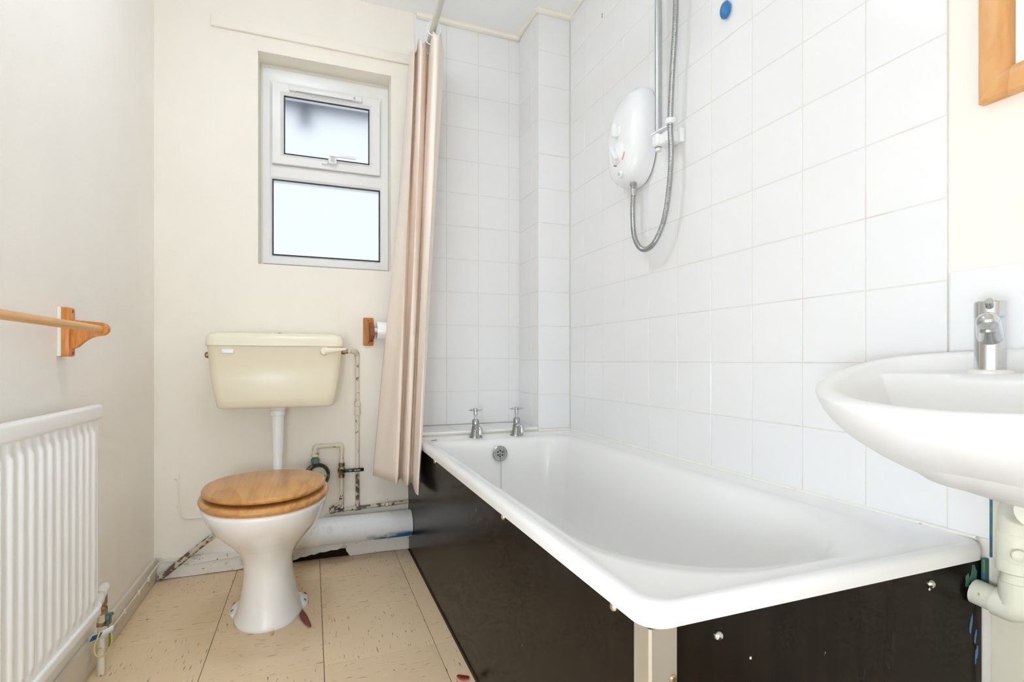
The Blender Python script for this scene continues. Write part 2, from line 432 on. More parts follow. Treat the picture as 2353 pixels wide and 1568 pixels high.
# back wall tiles
bz = [0.5320] + [0.6815 + 0.15 * k for k in range(12)]
bz = [z for z in bz if z < ZC - .03] + [ZC - .004]
bxs = [0.420, 0.5665, 0.7165, 0.8665, XP + TT - 0.0012]
obj('grout', G().box(0.4205, XP + TT, YB - TT + .001, YB, 0.5325, ZC), 'grout', wall_back, smooth=0)
tile_field(wall_back, bxs, bz, lambda a, b_: (a, YB - TT, b_), (1, 0, 0), (0, -1, 0))
# boxing tiles
pz = [0.5230 + 0.15 * k for k in range(13)]
pz = [z for z in pz if z < ZC - .03] + [ZC - .004]
obj('grout', G().box(XP + .0008, XR + TT, YP + .0008, YB, 0.5, ZC - .001), 'grout', boxing, smooth=0)
tile_field(boxing, [XP + .001, XR - .0015], pz, lambda a, b_: (a, YP, b_), (1, 0, 0), (0, -1, 0))
tile_field(boxing, [YP + .0055, YP + .075, YB - TT - .001], pz, lambda a, b_: (XP, a, b_), (0, -1, 0), (-1, 0, 0))
# tiled ledge behind the bath
ledge = struct(obj('trim_1', G().box(BX0 + .02, XP + TT, 2.094, YB - TT, 0.0, 0.5265), 'grout', smooth=0), 'tiled ledge between bath and back wall', 'ledge')
for x0, x1 in ((BX0 + .021, 0.5605), (0.5605, 0.7105), (0.7105, 0.8605), (0.8605, XP - .001)):
    place_tile(ledge, ((x0 + x1) / 2, (2.094 + YB - TT) / 2, 0.5315), (1, 0, 0), (0, 0, 1), x1 - x0 - GAP, YB - TT - 2.094 - .003, .1)
# bead under the ceiling
g = G()
g.tube([(0.43, YB - .012, ZC - .008), (XP - .005, YB - .012, ZC - .008)], [.016, .014], 8)
g.tube([(XP - .008, YB - .006, ZC - .006), (XP - .004, YP - .004, ZC - .006)], .010, 8)
g.tube([(XP - .008, YP - .006, ZC - .008), (XR + .002, YP - .006, ZC - .008)], .015, 8)
g.tube([(XR - .004, YP - .004, ZC - .004), (XR - .004, 1.2, ZC - .004)], .008, 8)
struct(obj('trim_2', g, 'cream_trim'), 'cream filler bead where tiles meet the ceiling', 'trim')
# batten over the window
g = G().bbox(-0.364, 0.415, YB - .012, YB - .0002, 2.118, 2.160, .002)
struct(obj('trim_3', g, 'cream_plaster'), 'painted batten high above the window', 'trim')
# sealant bead round the bath
g = G().tube([(XR - .002, BY0 + .02, BZ + .001), (XR - .002, YP - .002, BZ + .001)], .004, 8)
g.tube([(XP + .002, YP - .002, BZ + .003), (XR - .004, YP - .002, BZ + .003)], .006, 8)
g.tube([(BX0 + .03, 2.0935, BZ + .012), (XP - .002, 2.0935, BZ + .012)], .006, 8)
struct(obj('trim_4', g, 'sealant'), 'mould specked sealant bead along the bath rim', 'trim')

# ------------------------------------------------------------------ skirting boards and their cables
g = G().bbox(XL + .0003, XL + .014, YN, YB - .018, 0.001, 0.088, .003)
bl = struct(obj('baseboard_left', g, 'skirting_paint'), 'chipped cream skirting along the radiator wall', 'skirting')
# back skirting with a broken lower edge
pts = [(XL + .001, 0.001)]
jag = [(-0.088, 0.001), (-0.0849, 0.01), (-0.0571, 0.014), (-0.0416, 0.021), (-0.0231, 0.02), (-0.003, 0.026), (0.0125, 0.024), (0.031, 0.031), (0.0511, 0.03), (0.0743, 0.034), (0.0975, 0.033), (0.1129, 0.037), (0.133, 0.036), (0.1361, 0.022), (0.1423, 0.014), (0.15, 0.001)]
low = [(-0.5, .003), (-.42, .002), (-.35, .004), (-.27, .003), (-.235, .009), (-.2, .010), (-.165, .002), (-.12, .003)]
pts += low + jag + [(.2, .002), (.3, .003), (BX0 + .012, .001), (BX0 + .012, .066), (XL + .001, .078)]
g = G().prism(pts, lambda u, v, d: (u, d, v), YB - .016, YB - .0004)
bb = struct(obj('baseboard_back', g, 'white_gloss', smooth=20), 'white painted skirting with a broken lower edge', 'skirting')
obj('gap_shade', G().box(-0.24, 0.155, YB - .003, YB - .0002, 0.0005, 0.04), 'gap_shade_paint', bb, smooth=0)  # dark backing: shade inside the broken notch put into the colour
# cables with clips
g = G().tube(smooth_curve([(XL + .017, 1.72, .052), (XL + .017, 1.9, .054), (XL + .017, 2.1, .055), (XL + .018, 2.22, .062), (XL + .03, 2.285, .072), (XL + .07, 2.296, .066)], 6), .0028, 8)
tag(obj('skirting_cable', g, 'skirting_paint'), 'thin painted cable clipped along the left skirting', 'cable')
g = G().tube(smooth_curve([(XL + .09, 2.296, .047), (-.44, 2.296, .049), (-.33, 2.296, .055), (-.25, 2.296, .058), (-.12, 2.296, .062)], 5), .0028, 8)
cab = tag(obj('skirting_cable', g, 'white_gloss'), 'thin painted cable clipped to the back skirting behind the toilet', 'cable')
for x, z in ((-.425, .0495), (-.333, .055)):
    obj('cable_clip', G().bbox(x - .003, x + .003, 2.2915, 2.2985, z - .007, z + .006, .0015), 'cream_trim', cab)
lc = bpy.data.objects['skirting_cable']
for y in (1.78, 1.92, 2.06, 2.17):
    obj('cable_clip', G().bbox(XL + .0145, XL + .022, y - .004, y + .004, .046, .062, .002), 'cream_trim', lc)

# ------------------------------------------------------------------ window
WY = YB + 0.085     # inner face of the frame
win = struct(thing('window_1', 'white plastic window with small top opener and obscured glass', 'window', (0.06, WY, WZ0)))
def frame_ring(x0, x1, z0, z1, w, y0, y1, bev=0.004, slope=0.0, top=None):
    top = w if top is None else top
    """mitred frame: four bars"""
    g = G()
    def bar(pa, pb, ia, ib):
        d = slope
        rings = []
        for (o, i_) in ((pa, ia), (pb, ib)):
            rings.append([(o[0], y1, o[1]), (o[0], y0, o[1]),
                          (i_[0] * .7 + o[0] * .3, y0, i_[1] * .7 + o[1] * .3), (i_[0], y0 + d, i_[1]), (i_[0], y1, i_[1])])
        g.loft(rings, True, True)
    O = [(x0, z0), (x1, z0), (x1, z1), (x0, z1)]; I = [(x0 + w, z0 + w), (x1 - w, z0 + w), (x1 - w, z1 - top), (x0 + w, z1 - top)]
    for k in range(4): bar(O[k], O[(k + 1) % 4], I[k], I[(k + 1) % 4])
    return g
FX0, FX1, FZ0, FZ1 = -0.189, 0.3205, 1.2265, 2.040
fr = obj('window_frame', frame_ring(FX0, FX1, FZ0, FZ1, 0.036, WY, WY + .05, slope=.006, top=.064), 'upvc', win, smooth=20)
obj('transom', G().loft([[(x, WY + .05, 1.580), (x, WY + .006, 1.580), (x, WY - .001, 1.592), (x, WY - .001, 1.630), (x, WY + .004, 1.642), (x, WY + .05, 1.642)] for x in (FX0 + .03, FX1 - .03)]), 'upvc', win, smooth=20)
obj('frame_seal', frame_ring(WX0 + .0005, WX1 - .0005, WZ0 + .0005, WZ1 - .0005, 0.016, WY + .010, WY + .028, slope=.004), 'offwhite_plastic', win, smooth=20)
sash = obj('sash', frame_ring(-0.1525, 0.2825, 1.6435, 1.977, 0.044, WY - .014, WY + .03, slope=.010), 'upvc', win, smooth=20)
def gasket(x0, x1, z0, z1, y):
    g = G()
    t_ = 0.0045
    g.box(x0, x1, y - .002, y + .004, z1 - t_, z1).box(x0, x1, y - .002, y + .004, z0, z0 + t_).box(x0, x0 + t_, y - .002, y + .004, z0, z1).box(x1 - t_, x1, y - .002, y + .004, z0, z1)
    return g
obj('gasket', gasket(-0.1085, 0.2385, 1.6875, 1.933, WY - .0035), 'gasket_black', sash, smooth=0)
obj('pane', G().box(-0.106, 0.236, WY + .004, WY + .008, 1.690, 1.931), 'obscured_glass', sash, smooth=0)
obj('gasket', gasket(-0.153, 0.2845, 1.2625, 1.5805, WY + .003), 'gasket_black', win, smooth=0)
obj('pane', G().box(-0.151, 0.283, WY + .012, WY + .016, 1.2645, 1.5785), 'obscured_glass', win, smooth=0)
tv = obj('trickle_vent', G().bbox(-0.088, 0.206, WY - .030, WY - .012, 1.949, 1.970, .003), 'upvc', sash)
obj('vent_slots', G().box(-.062, .165, WY - .0285, WY - .0262, 1.9475, 1.9492), 'grey_plastic', tv, smooth=0)
for z in (1.9545, 1.961): obj('vent_slider', G().box(.170, .177, WY - .0308, WY - .0295, z, z + .004), 'grey_plastic', tv, smooth=0)
hd = obj('handle', G().bbox(.066, .100, WY - .040, WY - .012, 1.662, 1.690, .004), 'white_plastic', sash)
obj('lever', G().bbox(.070, .178, WY - .050, WY - .038, 1.688, 1.700, .003), 'white_plastic', hd)
obj('lock', G().lathe([(0, .005), (.008, .005), (.009, 0)], (.083, WY - .040, 1.676), (0, -1, 0), 16).lathe([(0, .0065), (.004, .0065), (.004, 0)], (.083, WY - .040, 1.676), (0, -1, 0), 12), 'chrome', hd)
obj('latch_plate', G().bbox(.040, .064, WY - .026, WY - .014, 1.661, 1.672, .003), 'white_plastic', hd)
# outside: soffit over the window, a hedge below
struct(obj('trim_5', G().box(-2.5, 2.5, YB + TH + .0, YB + TH + .42, 2.33, 2.40).box(-2.5, 2.5, YB + TH + .40, YB + TH + .44, 2.09, 2.42).box(-.06, .0, YB + TH + .36, YB + TH + .44, 2.0, 2.2), 'soffit', smooth=0), 'eaves board outside above the window', 'eaves')

# ------------------------------------------------------------------ bath
def rrect(x0, x1, y0, y1, rn, rf, z, k=12, e=10):
    """rounded rectangle ring; rn / rf radii at the near / far end"""
    pts = []
    def corner(cx, cy, r, a0):
        for i in range(k + 1):
            a = a0 + (PI / 2) * i / k; pts.append((cx + r * math.cos(a), cy + r * math.sin(a), z))
    def seg(p, q):
        for i in range(1, e): pts.append((p[0] + (q[0] - p[0]) * i / e, p[1] + (q[1] - p[1]) * i / e, z))
    cs = [((x0 + rn, y0 + rn), rn, PI), ((x1 - rn, y0 + rn), rn, 1.5 * PI), ((x1 - rf, y1 - rf), rf, 0), ((x0 + rf, y1 - rf), rf, PI / 2)]
    for i, (c, r, a0) in enumerate(cs):
        corner(c[0], c[1], r, a0)
        c2, r2, a2 = cs[(i + 1) % 4]
        seg(pts[-1], (c2[0] + r2 * math.cos(a2), c2[1] + r2 * math.sin(a2)))
    return pts
bath = thing('bathtub', 'white enamelled bath with rounded near end, boxed in brown panels', 'bathtub', ((BX0 + BX1) / 2, (BY0 + BY1) / 2, 0))
R_ = rrect
rings = [
    R_(BX0 + .006, BX1, BY0 + .006, BY1, .030, .008, BZ - .030), R_(BX0 + .001, BX1, BY0 + .001, BY1, .034, .008, BZ - .027), R_(BX0, BX1, BY0, BY1, .034, .008, BZ - .012),
    R_(BX0 + .003, BX1 - .001, BY0 + .003, BY1 - .001, .034, .008, BZ - .003), R_(BX0 + .009, BX1 - .003, BY0 + .009, BY1 - .003, .034, .008, BZ),
    R_(BX0 + .022, BX1 - .010, BY0 + .020, BY1 - .008, .036, .010, BZ - .001), R_(BX0 + .030, BX1 - .014, BY0 + .030, BY1 - .012, .04, .012, BZ - .006),
    R_(BX0 + .046, BX1 - .05, BY0 + .055, BY1 - .075, .20, .06, BZ - .009), R_(BX0 + .058, BX1 - .082, BY0 + .078, BY1 - .085, .255, .085, BZ - .013),
    R_(BX0 + .068, BX1 - .094, BY0 + .090, BY1 - .093, .262, .09, BZ - .026), R_(BX0 + .078, BX1 - .104, BY0 + .104, BY1 - .098, .258, .09, BZ - .055),
    R_(BX0 + .092, BX1 - .118, BY0 + .145, BY1 - .108, .24, .09, BZ - .15), R_(BX0 + .105, BX1 - .13, BY0 + .195, BY1 - .12, .22, .095, BZ - .26),
    R_(BX0 + .122, BX1 - .146, BY0 + .24, BY1 - .14, .20, .10, BZ - .325), R_(BX0 + .15, BX1 - .17, BY0 + .29, BY1 - .175, .17, .10, BZ - .352), R_(BX0 + .20, BX1 - .22, BY0 + .37, BY1 - .25, .12, .09, BZ - .362)]
# outer underside so that the shell has thickness
under = [R_(BX0 + .20, BX1 - .22, BY0 + .37, BY1 - .25, .12, .09, BZ - .368), R_(BX0 + .09, BX1 - .115, BY0 + .19, BY1 - .10, .23, .09, BZ - .30), R_(BX0 + .05, BX1 - .08, BY0 + .075, BY1 - .08, .25, .08, BZ - .036)]
obj('bath_shell', G().loft(list(reversed(rings)) + list(reversed(under)), True, False), 'bath_enamel', bath, smooth=50)
ov = Vector((0.706, BY1 - .108, 0.448)); oa = Vector((0, -1, .10)).normalized()
of = obj('overflow_plate', G().lathe([(.030, -.004), (.031, .003), (.028, .0055), (.020, .005), (.019, .0035), (0, .0035)], ov, oa, 28), 'chrome_dull', bath)
q = Vector((0, 0, 1)).rotation_difference(oa)
g = G()
for k in range(6):
    a = 2 * PI * k / 6 + .5; c = ov + q @ Vector((.0115 * math.cos(a), .0115 * math.sin(a), .0036))
    g.lathe([(0, .0006), (.0036, .0006), (.0036, 0)], c, oa, 12)
obj('overflow_holes', g, 'gasket_black', of)
obj('chain_eye', G().tube([ov + oa * .003, ov + oa * .012 + Vector((0, 0, -.004)), ov + oa * .012 + Vector((0, 0, -.012))], .0022, 8), 'chrome_dull', of)
g = G()
c0 = ov + oa * .012 + Vector((0, 0, -.012))
for k in range(64):
    p = c0 + Vector((0, 0.0, -.0042 * k)); 
    if p.z < .18: break
    g.lathe([(0, -.0017), (.0014, -.0008), (.0014, .0008), (0, .0017)], p, (0, 0, 1), 6)
g.tube([c0, c0 + Vector((0, 0, -.265))], .0006, 5)
obj('plug_chain', g, 'chrome_dull', bath)
obj('hair_on_rim', G().tube([(0.438, 2.035, BZ - .0055), (0.45, 2.038, BZ - .0055), (0.462, 2.042, BZ - .0055)], .0016, 6), 'grey_plastic', bath)

# bath panels
PZ = BZ - .031
side = obj('side_panel', G().bbox(BX0 + .012, BX0 + .018, 0.562, YB - .0015, 0.0015, PZ, .0008, 1), 'panel_board', bath)
side['label'] = 'glossy dark brown side panel'
obj('board_edge', G().box(BX0 + .0115, BX0 + .017, .60, 2.05, PZ - .0012, PZ + .0006), 'panel_edge', side, smooth=0)
for y in (0.634, 1.086, 1.768):
    obj('screw_cap', G().lathe([(.0072, 0), (.0072, .002), (.005, .0055), (.0022, .0068), (0, .0068)], (BX0 + .012, y, .4765), (-1, 0, 0), 16), 'chrome', side)
end = obj('end_panel', G().bbox(BX0 + .024, XR - .001, .553, .559, 0.0015, PZ, .0008, 1), 'panel_board', bath)
end['label'] = 'dark brown end panel'
obj('board_edge', G().box(.47, 1.05, .5522, .558, PZ - .0012, PZ + .0006), 'panel_edge', end, smooth=0)
for x, z, r in ((.5035, .4555, .0072), (.937, .4585, .0072)):
    obj('screw_cap', G().lathe([(r, 0), (r, .002), (r * .7, .0055), (r * .3, .0068), (0, .0068)], (x, .553, z), (0, -1, 0), 16), 'chrome', end)
random.seed(3)
for n_, (x, z, w, h, mt) in enumerate(((1.050, .452, .018, .040, 'paint_splash_green'), (1.034, .448, .010, .022, 'paint_splash_green'), (1.043, .372, .005, .03, 'paint_splash_blue'), (1.056, .352, .004, .022, 'paint_splash_blue'), (1.058, .32, .006, .026, 'paint_splash_blue'), (.935, .4495, .004, .003, 'label_white'), (.5595, .4145, .0035, .0035, 'label_white'))):
    poly = []
    for k in range(14):
        a = 2 * PI * k / 14; rr = random.uniform(.6, 1.1); poly.append((x + w * .6 * rr * math.cos(a) + (.35 * h * .3 * math.sin(a) if 'blue' in mt else 0), z + h * .6 * rr * math.sin(a)))
    obj('paint_splash', G().prism(poly, lambda u, v, d: (u, d, v), .5522, .5532), mt, end, smooth=0)
ax0, ay0 = BX0 + .0105, .5505
prof = [(ax0, .585), (ax0, ay0 + .003), (ax0 + .003, ay0), (ax0 + .041, ay0), (ax0 + .041, ay0 + .0017), (ax0 + .0045, ay0 + .0017), (ax0 + .0017, ay0 + .0045), (ax0 + .0017, .585)]
strip = obj('corner_strip', G().prism(prof, lambda u, v, d: (u, v, d), .0015, PZ + .001), 'aluminium', bath, smooth=20)
strip['label'] = 'bare metal corner angle'
obj('screw', G().lathe([(.0055, 0), (.0055, .001), (.003, .0028), (0, .0028)], (.4295, ay0, .4155), (0, -1, 0), 16), 'brass_dull', strip)

# bath taps
def bath_tap(x, y, z, label, turn):
    tp = thing('bath_tap', label, 'tap', (x, y, z), 'bath taps')
    o = Vector((x, y, z))
    obj('body', G().lathe([(.0275, 0), (.0285, .003), (.024, .010), (.0185, .026), (.0155, .045), (.0145, .052), (.0150, .053), (.0150, .062), (.0135, .072), (.011, .077), (.006, .078)], o, (0, 0, 1), 28), 'chrome_dull', tp)
    obj('stem', G().lathe([(.0055, .076), (.0055, .094), (.0085, .096), (.0085, .110), (.0105, .112), (.0105, .118), (.007, .1225), (0, .1235)], o, (0, 0, 1), 20), 'chrome', tp)
    g = G()
    for k in range(4):
        a = turn + k * PI / 2; d = Vector((math.cos(a), math.sin(a), 0)); s = Vector((-d.y, d.x, 0)); rs = []
        for t_, w, zz, th in ((.006, .006, .1145, .0050), (.018, .0065, .1150, .0032), (.028, .0075, .1152, .0024), (.033, .0045, .1150, .0016)):
            c = o + d * t_ + Vector((0, 0, zz))
            rs.append([tuple(c + s * (w * math.cos(2 * PI * j / 10)) + Vector((0, 0, th * math.sin(2 * PI * j / 10)))) for j in range(10)])
        g.loft(rs)
    obj('cross_handle', g, 'chrome', tp)
    pts = bend([(x, y - .006, z + .043), (x, y - .040, z + .049), (x, y - .058, z + .046), (x, y - .060, z + .022)], .014)
    n_ = len(pts); obj('spout', G().tube(pts, [.0105 - .001 * min(i / n_, 1) for i in range(n_)], 16), 'chrome', tp)
bath_tap(.628, 2.062, BZ - .0095, 'chrome bath tap with cross handle, nearer the shower curtain', .35)
bath_tap(.808, 2.062, BZ - .0095, 'chrome bath tap with cross handle, beside the tiled boxing', .15)

# ------------------------------------------------------------------ toilet
PX, PYC = -0.130, 1.79
def sring(cx, cy, hw, hf, hb, z, p=2.15, n=48):
    """egg ring: hf towards the camera, hb towards the wall"""
    pts = []
    for j in range(n):
        a = 2 * PI * j / n; c, s_ = math.cos(a), math.sin(a)
        x = hw * math.copysign(abs(c) ** (2 / p), c); y = (hb if s_ > 0 else hf) * math.copysign(abs(s_) ** (2 / p), s_)
        pts.append((cx + x, cy + y, z))
    return pts
pan = thing('toilet', 'white ceramic toilet pan with narrow waist and wood effect seat', 'toilet', (PX, 1.88, 0))
spec = [(.000, 1.885, .101, .142, .135), (.006, 1.885, .103, .144, .136), (.014, 1.885, .101, .142, .135), (.032, 1.884, .093, .133, .130), (.07, 1.880, .083, .120, .125), (.115, 1.876, .075, .110, .122), (.16, 1.874, .072, .108, .122),
        (.195, 1.870, .075, .115, .126), (.225, 1.864, .086, .130, .130), (.255, 1.855, .105, .155, .136), (.285, 1.842, .128, .185, .143), (.315, 1.826, .148, .212, .150), (.345, 1.811, .162, .233, .158), (.372, 1.80, .171, .244, .163), (.388, 1.795, .175, .249, .166), (.396, 1.793, .176, .250, .167), (.402, 1.793, .172, .246, .164)]
rings = [sring(PX, cy, hw, hf, hb, z) for z, cy, hw, hf, hb in spec]
rings += [sring(PX, 1.793, .135, .205, .125, .402), sring(PX, 1.795, .128, .197, .118, .392), sring(PX, 1.80, .12, .18, .11, .34), sring(PX, 1.82, .09, .13, .09, .26), sring(PX, 1.85, .05, .07, .05, .22)]
obj('bowl', G().loft(rings), 'pan_ceramic', pan, smooth=60)
fl = obj('foot_flange', G().loft([sring(PX, 1.918, w, f_, b_, z, 2.6) for w, f_, b_, z in ((.118, .075, .075, .0), (.119, .076, .076, .006), (.117, .074, .074, .014), (.108, .066, .066, .022), (.085, .05, .05, .030))]), 'pan_ceramic', pan, smooth=60)
for sx in (-1, 1):
    for dy in (-.030, .022):
        obj('fixing_screw', G().lathe([(.0050, 0), (.0050, .0008), (0, .0016)], (PX + sx * .109, 1.918 + dy, .0205), (sx * .62, 0, .78), 10), 'black_rubber', fl)
obj('rear_deck', G().bbox(PX - .10, PX + .10, 1.90, 2.075, .352, .4015, .018, 3), 'pan_ceramic', pan)
obj('outlet_trap', G().tube(smooth_curve([(PX + .005, 1.93, .27), (PX + .01, 2.03, .26), (PX + .012, 2.11, .22), (PX + .015, 2.16, .17), (PX + .02, 2.20, .147)], 6), .050, 20), 'pan_ceramic', pan)
# seat and lid
def plate(cx, cy, hw, hf, hb, z0, z1, r, hole=None, tilt=0.0):
    rs = []
    prof = [(r, z0), (r * .3, z0 + r * .3), (0, z0 + r), (0, z1 - r), (r * .3, z1 - r * .3), (r, z1)]
    for d, z in prof: rs.append(sring(cx, cy, hw - d, hf - d, hb - d, z, 2.1, 64))
    if hole:
        hw2, hf2, hb2 = hole
        rs = rs + [sring(cx, cy, hw2, hf2, hb2, z1, 2.1, 64), sring(cx, cy, hw2, hf2, hb2, z0, 2.1, 64), rs[0]]
        g = G().loft(rs, False, False)
    else:
        g = G().loft(rs)
    if tilt:
        yb = cy + hb
        g.v = [(x, y, z + (yb - y) * tilt) for x, y, z in g.v]
    return g
seat = obj('seat_ring', plate(PX, 1.788, .181, .254, .200, .4035, .4245, .009, hole=(.105, .16, .11)), 'seat_wood', pan, smooth=45)
obj('lid', plate(PX - .001, 1.790, .172, .243, .205, .4265, .4435, .0075, tilt=.018), 'seat_wood', pan, smooth=45)
for sx in (-1, 1):
    obj('hinge', G().lathe([(.009, 0), (.009, .04), (.006, .046), (0, .046)], (PX + sx * .075 - .02, 1.998, .4255), (1, 0, 0), 14).lathe([(.012, 0), (.011, .02), (.006, .024)], (PX + sx * .075, 2.0, .4012), (0, 0, 1), 14), 'chrome', seat)

# cistern
cis = thing('toilet_cistern', 'cream plastic wall hung cistern with front lever', 'cistern', (-0.121, 2.21, .645))
def cring(x0, x1, y0, y1, r, z, n=7):
    pts = []
    for cx, cy, a0, rr in ((x0 + r, y0 + r, PI, r), (x1 - r, y0 + r, 1.5 * PI, r), (x1 - .004, y1 - .004, 0, .004), (x0 + .004, y1 - .004, PI / 2, .004)):
        for i in range(n + 1):
            a = a0 + PI / 2 * i / n; pts.append((cx + rr * math.cos(a), cy + rr * math.sin(a), z))
    return pts
YF = 2.124; YW = YB - .0012
def crl(pz, dx, dy, z, r=.028): return cring(-0.353 + dx, .112 - dx, YF + dy, YW, r, z)
obj('tank', G().loft([crl(0, .046, .026, .6435, .03), crl(0, .036, .018, .646, .03), crl(0, .031, .013, .653, .03), crl(0, .026, .009, .68), crl(0, .013, .004, .76), crl(0, .002, .001, .872), crl(0, .001, .0, .8735)]), 'cistern_plastic', cis, smooth=50)
def lr(d, z): return cring(-0.3575 + d, .1165 - d, YF - .004 + d, YW, .035, z)
obj('lid', G().loft([lr(.003, .8735), lr(0, .876), lr(0, .888), lr(.001, .900), lr(.006, .9125), lr(.016, .9205), lr(.03, .9235)]), 'cistern_lid', cis, smooth=50)
obj('lid_button', G().lathe([(.008, 0), (.008, .003), (0, .0045)], (-.114, 2.19, .9232), (0, 0, 1), 16), 'gasket_black', cis)
obj('badge', G().bbox(-.302, -.262, YF - .0045, YF + .006, .846, .862, .004, 3), 'white_plastic', cis)
lv = obj('lever_boss', G().lathe([(.017, 0), (.017, .006), (.013, .012), (0, .014)], (.046, YF + .004, .857), (0, -1, 0), 24), 'cistern_lid', cis)
rs = []
for t_, hh, dd in ((0, .012, .006), (.02, .010, .006), (.05, .0065, .005), (.078, .004, .004)):
    rs.append([(.046 + t_, YF - .011 + dd * math.cos(2 * PI * j / 12), .857 + t_ * .10 + hh * math.sin(2 * PI * j / 12)) for j in range(12)])
obj('lever_arm', G().loft(rs), 'cistern_lid', lv)
obj('overflow_nut', G().lathe([(.012, 0), (.012, .012), (.009, .016), (0, .016)], (-.352, 2.215, .842), (-1, 0, 0), 12), 'brass_dull', cis)
fp = thing('flush_pipe', 'white plastic flush pipe under the cistern', 'pipe', (-.121, 2.2, .40))
pts = bend([(-.121, 2.205, .6425), (-.121, 2.205, .44), (-.121, 2.195, .385), (-.121, 2.08, .378)], .03)
obj('pipe', G().tube(pts, [.0225] + [.0195] + [.0175] * (len(pts) - 2), 20), 'white_plastic', fp)
obj('collar', G().lathe([(.022, 0), (.0265, .001), (.0265, .018), (.022, .019), (.022, .022), (.027, .023), (.029, .032)], (-.121, 2.205, .610), (0, 0, 1), 28), 'white_plastic', fp)

# soil pipe
sp = thing('soil_pipe', 'thick white painted soil pipe along the skirting with blue paint marks', 'pipe', (0.1, 2.248, .08))
SY, SZ, SR = 2.2420, .1320, .0550
o_ = obj('pipe', G().tube([(-.10, SY, SZ), (0.2, SY, SZ), (BX0 + .0105, SY, SZ)], SR - .001, 40), 'soil_pipe_paint', sp)
# give the paint its own local frame
for vtx in o_.data.vertices: vtx.co -= Vector((0 - sp['_o'][0], SY - sp['_o'][1], SZ - sp['_o'][2]))
o_.location = (0 - sp['_o'][0], SY - sp['_o'][1], SZ - sp['_o'][2])
obj('socket', G().lathe([(SR - .002, 0), (SR + .001, .004), (SR + .001, .13), (SR - .001, .14)], (-.115, SY, SZ), (1, 0, 0), 40), 'white_gloss', sp)

# ------------------------------------------------------------------ small pipework
# riser to the cistern
vp = thing('supply_pipe', 'thin cream painted supply pipe rising to the cistern', 'pipe', (.180, YB - .016, .19))
obj('pipe', G().tube(bend([(.1805, YB - .014, .207), (.1795, YB - .014, .845), (.172, YB - .03, .858), (.150, 2.235, .8585), (.128, 2.222, .8585)], .012), .0078, 14), 'pipe_paint', vp)
obj('coupling', G().lathe([(.0085, 0), (.0125, .001), (.0125, .018), (.010, .020), (.010, .036), (.0125, .038), (.0125, .056), (.0085, .057)], (.1797, YB - .0142, .592), (0, 0, 1), 16), 'pipe_paint', vp)
obj('elbow', G().tube(bend([(.1795, YB - .014, .826), (.1795, YB - .014, .845), (.172, YB - .03, .858), (.160, 2.262, .8585)], .012), .0105, 14), 'pipe_paint', vp)
obj('tap_connector', G().lathe([(.011, 0), (.0125, .002), (.0125, .014), (.0095, .016), (.0095, .024)], (.1125, 2.215, .858), (1, .12, 0), 6), 'brass_dull', vp)
obj('lower_pipe', G().tube([(.1806, YB - .014, .207), (.1803, YB - .014, .37)], .0081, 14), 'pipe_chipped', vp)
# low horizontal pipe
hp = thing('low_pipe', 'flaking dirty pipe running just above the soil pipe', 'pipe', (.25, YB - .012, .18))
obj('pipe', G().tube([(.085, YB - .0135, .196), (.18, YB - .0135, .199), (BX0 + .0105, YB - .0135, .205)], .0080, 14), 'pipe_chipped', hp)
obj('tee', G().lathe([(.0098, 0), (.0098, .03)], (.165, YB - .0135, .1988), (1, 0, 0), 14), 'pipe_chipped', hp)
obj('pipe_clip', G().lathe([(.0105, 0), (.0105, .008)], (.298, YB - .0135, .2022), (1, 0, 0), 14).bbox(.297, .307, YB - .013, YB - .002, .209, .222, .003), 'pipe_paint', hp)
# loop with stop valve and water meter
lp = thing('meter_pipe', 'painted pipe loop feeding the round water meter', 'pipe', (.06, YB - .02, .2))
obj('pipe', G().tube(bend([(.013, YB - .03, .428), (.013, YB - .03, .468), (.030, YB - .02, .469), (.1165, YB - .018, .469), (.1165, YB - .018, .206)], .016), .0078, 14), 'pipe_paint', lp)
obj('elbow', G().tube(bend([(.094, YB - .018, .469), (.1165, YB - .018, .469), (.1165, YB - .018, .440)], .016), .0100, 14), 'pipe_paint', lp)
obj('elbow', G().tube(bend([(.013, YB - .03, .440), (.013, YB - .03, .468), (.030, YB - .02, .469), (.042, YB - .018, .469)], .014), .0100, 14), 'pipe_paint', lp)
obj('lower_elbow', G().tube(bend([(.1165, YB - .018, .250), (.1165, YB - .018, .222), (.070, YB - .03, .208)], .02), .0102, 14), 'pipe_chipped', lp)
obj('union', G().lathe([(.010, 0), (.0155, .001), (.0155, .011), (.010, .013)], (.013, YB - .03, .428), (0, 0, 1), 6), 'pipe_paint', lp)
obj('green_union', G().lathe([(.011, 0), (.0165, .004), (.0175, .014), (.0145, .024), (.010, .028)], (.013, YB - .03, .398), (0, 0, 1), 16), 'verdigris', lp)
sv = thing('stop_valve', 'small brass stop valve with black lever handle', 'valve', (.1165, YB - .018, .34))
obj('body', G().lathe([(.009, 0), (.0125, .001), (.0125, .014), (.0095, .016), (.0125, .019), (.0155, .026), (.0155, .036), (.0125, .043), (.0095, .046), (.0125, .048), (.0125, .062), (.009, .063)], (.1165, YB - .018, .333), (0, 0, 1), 12), 'brass_dull', sv)
lev = obj('lever', G().bbox(.124, .204, YB - .0435, YB - .0395, .3575, .3725, .0018).lathe([(.0065, 0), (.0065, .012)], (.1165, YB - .0440, .365), (0, 1, 0), 12).bbox(.112, .130, YB - .0435, YB - .0395, .359, .371, .0018), 'black_plastic', sv)
g = G()
for x in (.146, .151, .166, .170, .176, .181, .186): g.box(x, x + .003, YB - .0440, YB - .0434, .3625, .3665)
obj('lever_marks', g, 'label_white', lev, smooth=0)
